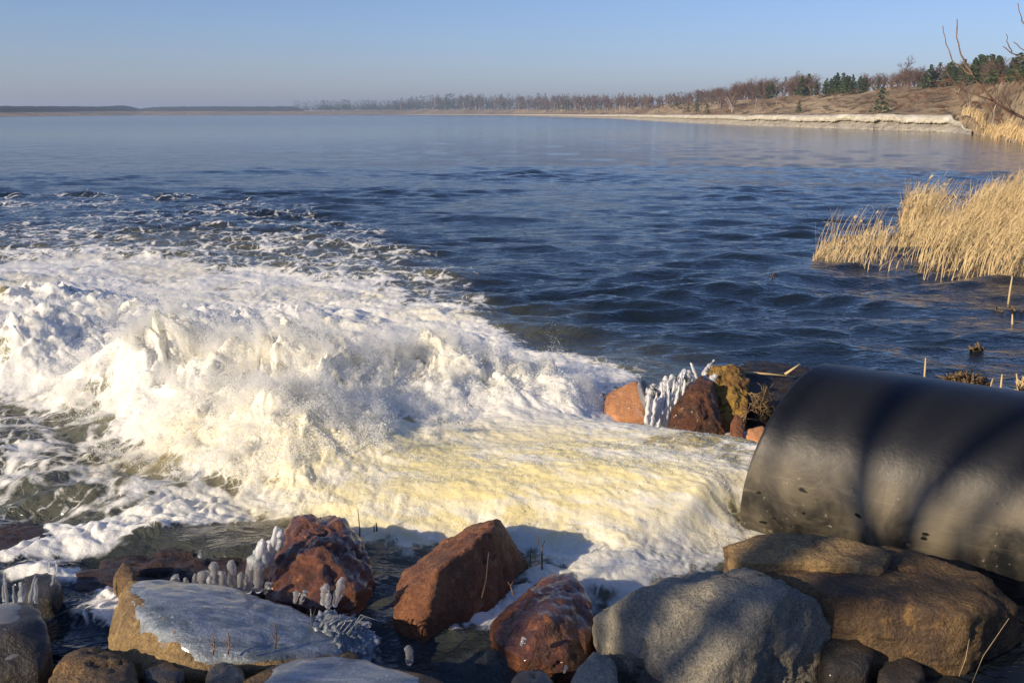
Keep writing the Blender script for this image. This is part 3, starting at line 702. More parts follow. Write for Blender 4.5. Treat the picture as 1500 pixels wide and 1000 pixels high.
# ------------------------------------------------------------------ the pipe
def make_pipe():
    c0 = np.array([1.657, 5.484, .333]); yaw, pt, Rr, sh, sv = -.568, -.013, .575, -.096, .089
    ax = np.array([math.cos(yaw) * math.cos(pt), math.sin(yaw) * math.cos(pt), math.sin(pt)])
    w_ = np.cross(ax, [0, 0, 1]); w_ /= np.linalg.norm(w_); v_ = np.cross(w_, ax)
    K = 128; L = np.concatenate([[0, .006, .02], np.linspace(.1, 9, 90)])
    tq = np.linspace(0, 2 * math.pi, K, endpoint=False)
    V_ = []
    def ring(s, rad, cut):
        o = np.cos(tq) * sh + np.sin(tq) * sv if cut else 0 * tq
        wob = 1 + .003 * np.sin(3 * tq + s)
        return c0 + ax * s + rad * wob[:, None] * (np.outer(np.cos(tq), w_) + np.outer(np.sin(tq), v_)) + np.outer(o, ax)
    prof = [(4.5, Rr - .04), (.02, Rr - .04), (.0, Rr - .034), (-.001, Rr - .006), (.006, Rr - .0005), (.02, Rr)] + [(s, Rr) for s in np.linspace(.1, 9, 90)]
    for s, rd in prof: V_.append(ring(s, rd, True))
    V_ = np.concatenate(V_)
    n = len(prof); fs = []
    for i in range(n - 1):
        for j in range(K): fs.append((i * K + j, i * K + (j + 1) % K, (i + 1) * K + (j + 1) % K, (i + 1) * K + j))
    # object axes along the pipe so that dust and scuffs follow it
    Rm = np.stack([ax, -w_, v_], 1)
    loc = (V_ - c0) @ Rm
    o = mesh_obj('outfall_pipe', loc, np.array(fs), M['pipe'])
    from mathutils import Matrix
    Mx = Matrix.Identity(4)
    for i in range(3):
        for j in range(3): Mx[i][j] = Rm[i, j]
        Mx[i][3] = c0[i]
    o.matrix_world = Mx
    tag(o, 'wide black plastic outfall pipe, scuffed and dusty, spilling white water', 'pipe')
    # small screw holes near the rim
    def on(px, py):
        r = ray(px, py); o3 = np.array([0, 0, HE]) - c0
        a = r - ax * (r @ ax); b_ = o3 - ax * (o3 @ ax)
        A_, B_, C_ = a @ a, 2 * a @ b_, b_ @ b_ - Rr * Rr
        t = (-B_ - math.sqrt(B_ * B_ - 4 * A_ * C_)) / (2 * A_)
        return r * t + [0, 0, HE]
    hm, nt, b = new_mat('hole_black', .9, (.003, .003, .003))
    for px, py in ((1161, 595), (1152, 620)):
        p = on(px, py); n3 = p - c0; n3 = n3 - ax * (n3 @ ax); n3 /= np.linalg.norm(n3); e = np.cross(n3, ax)
        rim = [p + n3 * .001 + .012 * (math.cos(q) * ax + math.sin(q) * e) for q in np.linspace(0, 6.283, 12, endpoint=False)]
        inn = [p + n3 * .0015 + .008 * (math.cos(q) * ax + math.sin(q) * e) for q in np.linspace(0, 6.283, 12, endpoint=False)]
        VV = np.array(rim + inn + [p + n3 * .0006]); VV = (VV - c0) @ Rm
        ff = [(i, (i + 1) % 12, 12 + (i + 1) % 12, 12 + i) for i in range(12)] + [(12 + i, 12 + (i + 1) % 12, 24) for i in range(12)]
        mesh_obj('screw_hole', VV, ff, hm, o)
make_pipe()

# ------------------------------------------------------------------ ice
def icicle_mesh(mb, base, tip, r0, r1, blobs=0, g=random):
    base = np.asarray(base, float); tip = np.asarray(tip, float); n = 9
    ln_ = np.linalg.norm(tip - base); tip = tip + np.array([g.gauss(0, .06), g.gauss(0, .06), g.uniform(-.18, .10)]) * ln_
    t = np.linspace(0, 1, n)
    pts = base + np.outer(t, tip - base) + np.array([[g.gauss(0, r0 * .12) for _ in range(3)] for _ in range(n)])
    rad = r0 + (r1 - r0) * t
    rad = rad * g.uniform(.75, 1.2) * np.array([1 + g.uniform(-.28, .3) for _ in range(n)])
    rad[-1] *= .45; rad[0] *= .7
    mb.tube(pts, rad, 8)
def ice_cluster(label, items, mat, partname='icicle'):
    # items: base point, tip point, base radius, tip radius
    b0 = np.mean([i[0] for i in items], 0)
    root = empty('ice_cluster', b0, label, 'ice')
    for bs, tp, r0, r1 in items:
        mb = MB(); icicle_mesh(mb, bs, tp, r0, r1); o = mb.build(partname, mat, root, loc=b0)
    return root
def ip(x0, y0, x1, y1, d, w0, w1, dd=0.0):
    s = d / FPX * .80
    return (at(x0, y0, d), at(x1, y1, d + dd), w0 * s, w1 * s)
ice_cluster('row of rounded clear ice beads standing behind the ice topped rock',
    [ip(258, 862, 255, 842, 4.28, 8, 9), ip(275, 866, 273, 846, 4.28, 6, 7), ip(297, 862, 297, 830, 4.3, 8, 10), ip(315, 862, 316, 824, 4.3, 8, 9), ip(326, 864, 325, 830, 4.27, 6, 8),
     ip(340, 866, 338, 822, 4.3, 8, 11), ip(352, 868, 352, 835, 4.28, 6, 7), ip(362, 866, 366, 815, 4.32, 9, 10), ip(378, 868, 382, 812, 4.3, 8, 9), ip(285, 862, 286, 838, 4.3, 5, 6),
     ip(388, 870, 392, 850, 4.2, 6, 8), ip(306, 862, 307, 842, 4.25, 5, 6)], M['ice'], 'ice_bead')
g = random.Random(3)
ice_cluster('knobbly white lump of ice leaning on the rough orange red rock',
    [ip(372 + 42 * t + g.uniform(-6, 6), 834 - 30 * t + g.uniform(-14, 6), 376 + 36 * t + g.uniform(-6, 6), 806 - 30 * t + g.uniform(-14, 8), 4.36 + g.uniform(-.05, .06), g.uniform(5, 10), g.uniform(4, 9)) for t in [k / 17 for k in range(18)]], M['ice_milky'], 'ice_lump')
ice_cluster('pair of upright ice fingers on frosted twigs in front of the rough red rock',
    [ip(474, 886, 472, 846, 3.95, 7, 8), ip(490, 888, 500, 850, 3.95, 7, 7), ip(480, 890, 484, 868, 3.93, 5, 5), ip(440, 884, 444, 860, 4.0, 5, 7), ip(432, 882, 436, 866, 4.0, 4, 6)], M['ice'], 'ice_finger')
ice_cluster('blunt lying ice finger beside the frosted twigs',
    [ip(505, 915, 546, 915, 3.85, 8, 9), ip(478, 905, 515, 912, 3.85, 9, 8), ip(470, 915, 500, 925, 3.8, 9, 7)], M['ice'], 'ice_finger')
ice_cluster('stubby ice pegs at the bottom between the red wet rock and the crusted stone',
    [ip(600, 972, 602, 942, 3.6, 6, 8), ip(764, 945, 766, 932, 3.6, 5, 7), ip(826, 985, 830, 972, 3.4, 4, 5), ip(790, 998, 791, 990, 3.4, 6, 6)], M['ice'], 'ice_peg')
ice_cluster('thin clear ice spikes around the stone at the left edge',
    [ip(12, 905, 8, 838, 3.9, 5, 2), ip(22, 900, 24, 845, 3.9, 6, 2), ip(40, 900, 40, 838, 3.95, 7, 2), ip(52, 905, 44, 842, 3.9, 8, 3), ip(75, 862, 78, 822, 4.3, 5, 3), ip(5, 880, 3, 840, 4.0, 4, 2), ip(30, 880, 30, 850, 4.0, 10, 5), ip(72, 838, 70, 820, 4.4, 3, 2)], M['ice'], 'icicle')
g = random.Random(4)
its = []
for i in range(26):
    x = 948 + 2.7 * i + g.uniform(-2, 2); top = 584 - 32 * math.exp(-((i - 16) / 9) ** 2) + g.uniform(-8, 8)
    if x < 1012: its.append(ip(x, min(632, 622 + g.uniform(-4, 6)), x + 6 + g.uniform(-2, 4), top, 6.93 + .012 * i, 5.4, 2.2, .12))
its += [ip(955, 632, 956, 608, 6.8, 4, 2), ip(963, 634, 966, 615, 6.75, 4, 2), ip(1000, 590, 1012, 560, 7.1, 4, 2), ip(990, 592, 995, 562, 7.1, 5, 3)]
ice_cluster('curtain of long white icicles hanging beside the orange rock', its, M['ice_white'])
g = random.Random(8)
hp = []
for k in range(34):
    t = k / 33; x = 952 + 84 * t + g.uniform(-5, 5); y = 582 - 26 * t + g.uniform(-10, 8)
    hp.append(ip(x, y, x + g.uniform(2, 16), y - g.uniform(8, 24), 7.42 + g.uniform(-.15, .15), g.uniform(5, 9), g.uniform(2.5, 6)))
ice_cluster('heap of thick white ice knobs on top of the icicle curtain', hp, M['ice_milky'], 'ice_knob')
ice_cluster('lone slender ice rod sticking up above the icicles', [ip(1022, 556, 1012, 526, 7.3, 2.6, 2.2)], M['ice_white'], 'ice_rod')

# ------------------------------------------------------------------ twigs and dead stems close by
def stem_plant(name, label, pts, d, w, mat, cat='dead plant', branches=(), group=None):
    root_p = at(pts[0][0], pts[0][1], d)
    root = empty(name, root_p, label, cat, group)
    mb = MB(); P_ = [at(x, y, d + .02 * i) for i, (x, y) in enumerate(pts)]
    mb.tube(P_, np.linspace(w, w * .5, len(P_)) * d / FPX, 5); mb.build('stem', mat, root, loc=root_p)
    for br in branches:
        mb = MB(); P_ = [at(x, y, d + .01 * i) for i, (x, y) in enumerate(br)]
        mb.tube(P_, np.linspace(w * .7, w * .35, len(P_)) * d / FPX, 5); mb.build('branch', mat, root, loc=root_p)
    return root
stem_plant('dead_weed', 'thin dark stem standing at the left side of the central red rock', [(527, 800), (527, 775), (524, 745)], 5.0, 1.2, M['bark'])
stem_plant('dead_weed', 'short dark stubs in the foam left of the central red rock', [(552, 778), (551, 765)], 5.1, 1.6, M['bark'], branches=[[(548, 779), (548, 768)]])
stem_plant('dead_weed', 'curved reddish twig lying against the shaded face of the central red rock', [(706, 875), (712, 850), (716, 808)], 4.1, 1.6, M['twig'])
stem_plant('dead_weed', 'dark upright stem between the two red rocks and the outflow', [(794, 838), (794, 800), (798, 792)], 4.6, 1.6, M['bark'], branches=[[(788, 800), (787, 780)], [(776, 830), (778, 800)]])
stem_plant('dead_weed', 'small forked red twig at the foam strip between the red rocks', [(752, 872), (748, 858), (754, 848)], 4.1, 1.4, M['twig'], branches=[[(748, 858), (744, 852)]])
stem_plant('dead_weed', 'dry stalk with a frozen drop on the wet slab', [(294, 818), (298, 800), (299, 786)], 4.55, 1.2, M['bark'])
ice_cluster('single clear ice drop on a dry stalk above the wet slab', [ip(292, 816, 296, 806, 4.54, 4, 6)], M['ice'], 'ice_drop')
for lab, x, y, h in (('frosted seed stalk left of the two in front of the ice sheet', 312, 958, 30), ('frosted seed stalk right of the two in front of the ice sheet', 334, 958, 36), ('bare pale stalk poking through the ice sheet', 403, 950, 38)):
    stem_plant('dead_weed', lab, [(x, y), (x + 2, y - h * .5), (x - 1, y - h)], 3.4, 1.8, M['twig'], branches=[[(x, y - h * .2), (x + 7, y - h * .45)], [(x, y - h * .4), (x - 6, y - h * .6)], [(x, y - h * .6), (x + 4, y - h * .75)]])
stem_plant('grass_stem', 'long dry grass stem arching in the dark lower right corner', [(1420, 1010), (1440, 960), (1478, 905)], 3.5, 1.0, M['straw'])
stem_plant('grass_stem', 'short dry grass stem left of the long one in the lower right corner', [(1405, 990), (1414, 965), (1420, 935)], 3.55, .9, M['straw'])
g = random.Random(9)
mbs = []
for i in range(5):
    x0 = 425 + g.uniform(0, 90); y0 = 930 + g.uniform(-15, 25)
    mbs.append([(x0, y0), (x0 + g.uniform(-15, 10), y0 - 18), (x0 + g.uniform(-30, 20), y0 - 34)])
for i, bp in enumerate(mbs[:1]):
    stem_plant('frosted_twigs', 'tangle of frost covered twigs at the right end of the ice sheet', bp, 3.75, 2.2, M['glaze'],
               branches=[[(430 + 8 * j, 960 - 3 * j), (445 + 9 * j + g.uniform(-8, 8), 930 - 3 * j), (455 + 11 * j + g.uniform(-14, 14), 890 + 3 * j + g.uniform(-8, 14))] for j in range(11)])
stem_plant('driftwood_twigs', 'pale crossed twigs against the dark bank beside the pipe mouth', [(1085, 612), (1100, 600), (1118, 610)], 6.75, 1.5, M['twig'],
           branches=[[(1090, 620), (1094, 604), (1100, 590)], [(1076, 612), (1088, 612), (1110, 615)], [(1097, 602), (1088, 596)], [(1084, 615), (1086, 635)]], cat='twigs')
stem_plant('driftwood', 'pale broken stick lying on the bank at the top of the pipe', [(1150, 548), (1162, 540), (1172, 533)], 7.7, 2.6, M['straw'], branches=[[(1090, 545), (1130, 548), (1165, 552)]], cat='driftwood')
g = random.Random(12)
stem_plant('root_tangle', 'tangle of dark roots and dead leaves in the hollow beside the pipe', [(1100, 575), (1120, 585), (1135, 580)], 7.1, 1.4, M['dead_leaf'], cat='roots',
           branches=[[(1095 + g.uniform(0, 40), 565 + g.uniform(0, 40)), (1105 + g.uniform(0, 35), 560 + g.uniform(0, 55)), (1100 + g.uniform(0, 40), 560 + g.uniform(0, 55))] for _ in range(26)])
# stems in the water beyond the pipe
for lab, x, y, h, dx in (('lone pale reed stub standing in water above the middle of the pipe', 1354, 556, 32, 2), ('leaning pale reed stub at the right of the dead plant clump', 1450, 568, 14, 5), ('thin reed stub near the dead plant clump, right of it', 1466, 568, 20, 2),
                         ('forked pale reed stub above the pipe at the right edge', 1492, 575, 28, -3), ('tall pale stalk standing in water at the right edge', 1477, 442, 38, 6), ('short stalk reflected in water left of the reed clump edge', 1483, 476, 16, 0)):
    d = ground_at(x, y)[1]
    stem_plant('reed_stub', lab, [(x, y + 4), (x + dx * .5, y - h * .5), (x + dx, y - h)], d, 1.9, M['straw'], cat='reed stub',
               branches=[[(x + 2, y), (x + 8, y - h * .8)]] if 'forked' in lab else ())
def tuft(name, label, px, py, w, h, n, mat, cat, seed, wd=2.2):
    g = random.Random(seed); d = ground_at(px, py)[1]; mb = MB(); c0 = at(px, py, d)
    for i in range(n):
        x = px + g.uniform(-w, w); y = py + g.uniform(-3, 3)
        a = at(x, y, d + g.uniform(-.1, .1)); b_ = at(x + g.gauss(0, w * .4), y - g.uniform(.2, 1) * h * (1 - ((x - px) / w) ** 2 * .6), d + g.uniform(-.15, .15))
        mid = (a + b_) / 2 + np.array([g.gauss(0, .02), g.gauss(0, .02), g.gauss(.01, .01)])
        mb.tube([a, mid, b_], [wd * d / FPX, wd * .8 * d / FPX, wd * .3 * d / FPX], 4)
    return tag(mb.build(name, mat, loc=c0), label, cat)
tuft('dead_plant', 'brown clump of dead leaves in the water just behind the pipe', 1412, 562, 26, 20, 130, M['dead_leaf'], 'dead plant', 3, 2.6)
tuft('dead_plant', 'small brown floating clump out in the water beyond the pipe', 1431, 513, 7, 12, 24, M['dead_leaf'], 'dead plant', 4)
tuft('dead_plant', 'tiny dry tuft in open water left of the reed bed', 1128, 408, 7, 13, 10, M['dead_leaf'], 'dead plant', 5, 1.0)
tuft('dead_plant', 'dark driftwood tangle at the right edge below the reeds', 1490, 458, 26, 8, 22, M['dead_leaf'], 'driftwood', 6, 2.0)
tuft('dead_plant', 'straw heap at the right edge just above the pipe', 1500, 572, 10, 24, 20, M['straw'], 'dead plant', 8, 1.6)

# ------------------------------------------------------------------ reed bed
def reeds(name, poly, n, hfun, lean, seed, zfun=lambda x, y: 0.0, width=.0055, heads=.008, leaf=2):
    g = np.random.default_rng(seed); P_ = np.array([p[:2] for p in poly]); lo, hi = P_.min(0), P_.max(0)
    pts = lo + g.random((n * 6, 2)) * (hi - lo)
    dens = .5 + .9 * pn2(pts[:, 0] * .8, pts[:, 1] * .8, seed)
    k = (poly_sd(pts[:, 0], pts[:, 1], poly) < 0) & (g.random(len(pts)) < np.clip(dens, .08, 1)); pts = pts[k][:n]; n = len(pts)
    h = hfun(pts[:, 0], pts[:, 1]) * g.uniform(.45, 1.12, n)
    ang = g.normal(0, .5, n); ln = np.clip(g.normal(lean, .22, n), -.3, 1.1) * h
    Vs = []; Fs = []; c = 0
    for i in range(n):
        x, y = pts[i]; z0 = zfun(x, y) - .05
        d_ = np.array([math.cos(ang[i]), math.sin(ang[i])]); wa = g.uniform(-.9, .5); wv = np.array([math.cos(wa), math.sin(wa), 0]) * width * g.uniform(.6, 1.3)
        pp = [np.array([x + d_[0] * ln[i] * t * t, y + d_[1] * ln[i] * t * t, z0 + h[i] * (t - .12 * t * t * lean)]) for t in (0, .4, .75, 1)]
        for j, p in enumerate(pp):
            s = (1, .9, .6, .2)[j]; Vs += [p - wv * s, p + wv * s]
        Fs += [(c, c + 1, c + 3, c + 2), (c + 2, c + 3, c + 5, c + 4), (c + 4, c + 5, c + 7, c + 6)]; c += 8
        for l in range(leaf):
            t = g.uniform(.25, .85); b0 = pp[1] * (1 - t) + pp[2] * t if t > .5 else pp[0] * (1 - t) + pp[1] * t
            an = g.uniform(0, 6.28); L_ = h[i] * g.uniform(.18, .4); dv = np.array([math.cos(an) * .6 + .5 * lean, math.sin(an) * .5, g.uniform(-.1, .6)]) * L_
            m_ = b0 + dv * .6 + [0, 0, .05 * h[i]]; e = b0 + dv
            Vs += [b0 - wv, b0 + wv, m_ + wv * .9, m_ - wv * .9, e]; Fs += [(c, c + 1, c + 2, c + 3), (c + 3, c + 2, c + 4)]; c += 5
        if g.random() < heads:
            top = pp[3]; dv = np.array([d_[0] * .06 + .04, d_[1] * .04, .07]) * h[i]
            for q in range(3):
                off = g.normal(0, .015, 3); Vs += [top - wv, top + wv, top + dv * .5 + wv * 2 + off, top + dv + off, top + dv * .5 - wv * 2 + off]
                Fs += [(c, c + 1, c + 2, c + 3, c + 4)]; c += 5
    return mesh_obj(name, np.array(Vs), Fs, M['straw'])
RB = G([(1183, 384), (1250, 391), (1330, 402), (1400, 412), (1470, 411), (1560, 402), (1700, 385), (1620, 300), (1500, 287), (1430, 305), (1400, 330), (1350, 345), (1270, 355), (1200, 368)])
def rh(x, y):
    px_ = 750 + FPX * x / (y * cP + HE * sP)
    return np.interp(px_, [1180, 1230, 1300, 1360, 1420, 1500, 1650], [.30, .38, .48, .66, .86, 1.08, 1.25])
o = reeds('reed_bed', RB, 5200, rh, .45, 31)
tag(o, 'bed of dry golden reeds leaning right, standing in the water by the right edge', 'reeds', kind='stuff')
o = reeds('reed_bed', G([(1315, 338), (1345, 342), (1395, 338), (1400, 326), (1350, 322), (1318, 328)]), 420, lambda x, y: .95 + 0 * x, .25, 33, heads=.06)
tag(o, 'separate darker clump of reeds standing behind the main reed bed', 'reeds', kind='stuff')
o = reeds('reed_stalks', G([(1185, 376), (1230, 380), (1300, 385), (1310, 360), (1240, 350), (1190, 362)]), 75, lambda x, y: .78 + 0 * x, .2, 35, heads=.25, width=.0035, leaf=1)
tag(o, 'thin scattered reed stalks with feathery heads at the left tip of the reed bed', 'reeds', kind='stuff')

# ------------------------------------------------------------------ far shore
SH = [(-2500, 400), (-900, 176), (0, 171.2), (60, 170.6), (200, 169.2), (430, 168.8), (600, 168.7), (750, 169.6), (900, 173.5), (1000, 179), (1100, 183.5), (1200, 187), (1300, 190), (1400, 193), (1450, 200), (1500, 212), (1700, 262), (2000, 330), (2600, 430)]
HT = [(-2500, 150), (-900, 160), (0, 163), (430, 163), (600, 160.5), (800, 160), (900, 158), (1000, 153), (1060, 148), (1150, 143), (1200, 139), (1250, 134), (1300, 128), (1350, 126), (1400, 126), (1450, 121), (1500, 113), (1700, 100), (2000, 90), (2600, 60)]
def lut(tab, px): return np.interp(px, [t[0] for t in tab], [t[1] for t in tab])
def shore_r(px):
    y = float(lut(SH, px)); p = ground_at(px, y); return math.hypot(p[0], p[1])
tans = np.tan(np.linspace(R(-58), R(60), 900))           # columns by direction
PXc = 750 + FPX * cP * tans                               # approx column at the horizon
PXc = 750 + FPX * tans * (cP + (500 - HZ) / FPX * sP)
rows = [-.3, 0, .004, .02, .05, .09, .14, .2, .27, .35, .5, .8, 1.3, 2.5, 5.0]
LR = np.array([shore_r(p) for p in PXc]); LR = np.convolve(np.pad(LR, 3, mode='edge'), np.ones(7) / 7, 'valid')
HR = LR * 1.0 + np.clip(LR * .38, 12, 160)
HZt = np.array([zray(p, float(lut(HT, p)), h) for p, h in zip(PXc, HR)])
LEDGE = np.array([max(.25, zray(p, float(np.interp(p, [500, 600, 900, 1100, 1300, 1420, 1460], [168, 167.3, 168.0, 168.5, 167.3, 168, 200])), l * 1.01)) if 500 < p < 1440 else .25 for p, l in zip(PXc, LR)])
def land_z(i, r):                                         # i: fractional column
    i = np.asarray(i, float)
    ls = np.interp(i, np.arange(900), LR); hr = np.interp(i, np.arange(900), HR); hz = np.interp(i, np.arange(900), HZt); le = np.interp(i, np.arange(900), LEDGE)
    f = np.clip((r - ls) / (hr - ls), -1, 50)
    z = np.where(f < 0, f * 3, np.where(f < .08, np.minimum(le * .97, f * 40 * le), le * .97 + (hz - le * .97) * sstep(.15, 1.0, f)))
    z = z - np.clip(f - 1.2, 0, 3) * .06 * np.abs(hz)
    return z
def dir_i(px): return np.interp(px, PXc, np.arange(900))
def land_pt(px, f):                                       # px column, f = 0 shore .. 1 hill top
    i = float(dir_i(px)); ls = float(np.interp(i, np.arange(900), LR)); hr = float(np.interp(i, np.arange(900), HR)); r = ls + f * (hr - ls)
    t = float(np.interp(i, np.arange(900), tans)); c = 1 / math.sqrt(1 + t * t)
    return np.array([r * t * c, r * c, float(land_z(i, r)) + bumpz(r * t * c, r * c, f)])
def bumpz(x, y, f):
    s = np.clip(np.asarray(f) * 3, 0, 1) * np.clip(HZ_s(x, y), 0, 1)
    return s * (.8 * pn2(x * .045, y * .045, 301) + .35 * pn2(x * .13, y * .13, 302))
def HZ_s(x, y): return sstep(-40, 60, np.asarray(x)) * .9 + .1
fr = np.array([-.04, 0, .01, .03, .06, .08, .12, .16, .22, .28, .34, .4, .46, .52, .58, .64, .7, .76, .82, .88, .94, 1.0, 1.08, 1.2, 1.4, 1.8, 2.5, 4, 8])
I = np.arange(900)
LV = np.zeros((len(fr), 900, 3))
for k, f in enumerate(fr):
    r = LR + f * (HR - LR); c = 1 / np.sqrt(1 + tans ** 2)
    LV[k, :, 0] = r * tans * c; LV[k, :, 1] = r * c
    LV[k, :, 2] = land_z(I, r) + bumpz(LV[k, :, 0], LV[k, :, 1], f)
li = np.arange(len(fr) * 900).reshape(len(fr), 900)
lq = np.stack([li[:-1, :-1], li[:-1, 1:], li[1:, 1:], li[1:, :-1]], -1).reshape(-1, 4)
m, nt, b = new_mat('dry_hillside', .95, spec=.1)
pos = node(nt, 'NewGeometry').outputs['Position']
a1 = noise_n(nt, scaled(nt, pos, (1, .5, 2)), .06, 5, .6, .6); a2 = noise_n(nt, scaled(nt, pos, (1, .7, 3)), .35, 5, .65, .4); a3 = noise_n(nt, pos, 2.5, 3, .6)
c = mix_c(nt, smooth_n(nt, a1, .42, .6), (.44, .335, .20), (.25, .175, .10))
c = mix_c(nt, smooth_n(nt, a2, .50, .60), c, (.105, .075, .04))
c = mix_c(nt, smooth_n(nt, a3, .56, .72), c, (.46, .36, .22))
nt.links.new(c, b.inputs['Base Color'])
nt.links.new(bump_n(nt, a2, .8), b.inputs['Normal'])
M['hill'] = m
tag(mesh_obj('hills', LV.reshape(-1, 3), lq, M['hill']), kind='structure')
# pale ice shelf along the right shore
m, nt, b = new_mat('pale_shore_ice', .8, spec=.3)
pos = node(nt, 'NewGeometry').outputs['Position']
a1 = noise_n(nt, scaled(nt, pos, (.5, .5, 3.0)), 1.2, 5, .65); a2 = noise_n(nt, pos, .25, 3, .6)
c = mix_c(nt, smooth_n(nt, a1, .4, .65), (.62, .57, .44), (.45, .40, .29))
c = mix_c(nt, smooth_n(nt, a2, .5, .7), c, (.70, .67, .57))
nt.links.new(c, b.inputs['Base Color']); nt.links.new(bump_n(nt, a1, .25), b.inputs['Normal'])
M['shelf'] = m
m2 = noise_mat('grey_shore_ice', (.48, .44, .34), (.28, .24, .18), .8, .8, .1, 'Object')
cols = np.arange(int(dir_i(560)), int(dir_i(1432)))
cf = np.linspace(cols[0], cols[-1], 900)
ls = np.interp(cf, I, LR); le = np.interp(cf, I, LEDGE); tt = np.interp(cf, I, tans); cc = 1 / np.sqrt(1 + tt ** 2)
nz = .22 * pn2(cf * 2.3, cf * 0, 310) + pn2(cf * .12, cf * 0, 311) + .6 * pn2(cf * .4, cf * 0, 312) + .3 * pn2(cf * 1.1, cf * 0, 313)
endf = sstep(0, 60, np.arange(900)) * sstep(899, 868, np.arange(900) + 30 * pn2(np.arange(900) * .05, np.zeros(900), 5))
le = le * (.25 + .75 * endf)
def strip(name, mat, prof, label=None):
    Vs = []
    for (dr, zf, jit) in prof:
        r = ls * (1 + dr) + jit * nz * ls * .004; Vs.append(np.stack([r * tt * cc, r * cc, le * zf * (1 + .10 * jit * nz)], 1))
    n = len(prof); A = np.concatenate(Vs); ii = np.arange(n * 900).reshape(n, 900)
    q = np.stack([ii[:-1, :-1], ii[:-1, 1:], ii[1:, 1:], ii[1:, :-1]], -1).reshape(-1, 4)
    return tag(mesh_obj(name, A, q, mat), kind='structure')
strip('shore_ice', M['shelf'], [(-.010, .52, 1.6), (-.014, .58, 1.6), (-.013, .80, 1.2), (-.008, .95, .8), (.01, 1.0, .5), (.05, 1.0, .3), (.09, .7, 0)])
strip('muddy_shore', m2, [(-.036, -.05, 1), (-.034, .05, 2.5), (-.028, .11, 1.5), (-.024, .22, 2.5), (-.014, .30, 2), (-.006, .54, 1), (.01, .55, 0)])

# ------------------------------------------------------------------ trees
M['pine'] = noise_mat('pine_needles', (.035, .058, .022), (.085, .11, .045), 2.5, .8)
M['bare'] = noise_mat('bare_twigs', (.13, .085, .065), (.21, .145, .105), 2.0, .9)
M['bare_grey'] = noise_mat('grey_bare_twigs', (.13, .105, .09), (.19, .155, .125), 2.0, .9)
M['birch'] = noise_mat('birch_bark', (.45, .41, .36), (.25, .2, .17), 3.0, .8)
M['red_shrub'] = noise_mat('reddish_twigs', (.20, .10, .055), (.28, .16, .08), 2.0, .9)
def pine_meshes(seed, h=1.0, wide=.30, n=300):
    g = np.random.default_rng(seed); Vs = []; Fs = []; c = 0
    for i in range(n):
        t = g.uniform(.03, 1) ** .85; rad = wide * (1 - t) ** .75 * g.uniform(.25, 1.05) + .015
        lob = 1 + .35 * math.sin(5 * t * 6.28 + seed)
        a = g.uniform(0, 6.283); p = np.array([math.cos(a) * rad * lob, math.sin(a) * rad * lob, t * h - .05 * rad])
        s = g.uniform(.022, .066) * (1.25 - .6 * t)
        n1 = g.normal(size=3); n1 /= np.linalg.norm(n1); u = np.cross(n1, [0, 0, 1.0]); u /= np.linalg.norm(u) + 1e-9; v = np.cross(n1, u)
        Vs += [p - u * s, p + v * s * .6, p + u * s, p - v * s * .7 + n1 * s * .4]; Fs += [(c, c + 1, c + 2), (c, c + 2, c + 3)]; c += 4
    mb = MB(); mb.tube([(0, 0, -.05), (.005, 0, .4), (0, .005, .95)], [.022, .016, .004], 5)
    return (np.array(Vs), Fs), (np.concatenate(mb.v), mb.f)
def bare_meshes(seed, spread=.5, depth=4, kids=4, thick=.02, up=.55, ratio=.62, low=.12):
    g = random.Random(seed); trunk = MB(); crown = MB()
    def grow(p, d, L_, r, lev):
        n = 3; pts = [p]; dd = d.copy()
        for i in range(n):
            dd = dd + np.array([g.gauss(0, .14), g.gauss(0, .14), .05]); dd /= np.linalg.norm(dd); pts.append(pts[-1] + dd * L_ / n)
        (trunk if lev == 0 else crown).tube(pts, np.linspace(r, r * .55, n + 1), 5 if lev == 0 else 3, cap=False)
        if lev >= depth: return
        for k in range(kids if lev else kids + 3):
            t = g.uniform(low, 1) if lev == 0 else g.uniform(.25, 1)
            i = min(int(t * n), n - 1); q = pts[i] + (pts[i + 1] - pts[i]) * (t * n - i)
            a = g.uniform(0, 6.283); nd = dd * up + np.array([math.cos(a) * spread, math.sin(a) * spread, g.uniform(-.05, .35)]); nd /= np.linalg.norm(nd)
            grow(q, nd, L_ * ratio * g.uniform(.7, 1.1), r * .5, lev + 1)
    grow(np.zeros(3), np.array([0, 0, 1.0]), .5, thick, 0)
    V1 = np.concatenate(crown.v); s = 1 / V1[:, 2].max()
    return (V1 * s, crown.f), (np.concatenate(trunk.v) * s, trunk.f)
def proto(name, meshes, mc, mt, crownname='crown'):
    (cv, cf_), (tv, tf) = meshes
    a = bpy.data.meshes.new(name + '_crown'); a.from_pydata(cv.tolist(), [], cf_); a.materials.append(mc); a.update()
    b_ = bpy.data.meshes.new(name + '_trunk'); b_.from_pydata(tv.tolist(), [], tf); b_.materials.append(mt); b_.update()
    return a, b_
PINE = [proto('pine', pine_meshes(s, wide=w_), M['pine'], M['bark']) for s, w_ in ((1, .26), (2, .32), (3, .22), (4, .38))]
BARE = [proto('bare', bare_meshes(s, sp, 4, 4, .02), M['bare'], M['bark']) for s, sp in ((1, .45), (2, .6), (3, .5))]
BIRCH = [proto('birch', bare_meshes(s, .32, 3, 4, .011), M['bare'], M['birch']) for s in (5, 6)]
SHRUB = [proto('shrub', bare_meshes(s, .9, 3, 5, .02, .3, .75), M['red_shrub'], M['bare']) for s in (8, 9)]
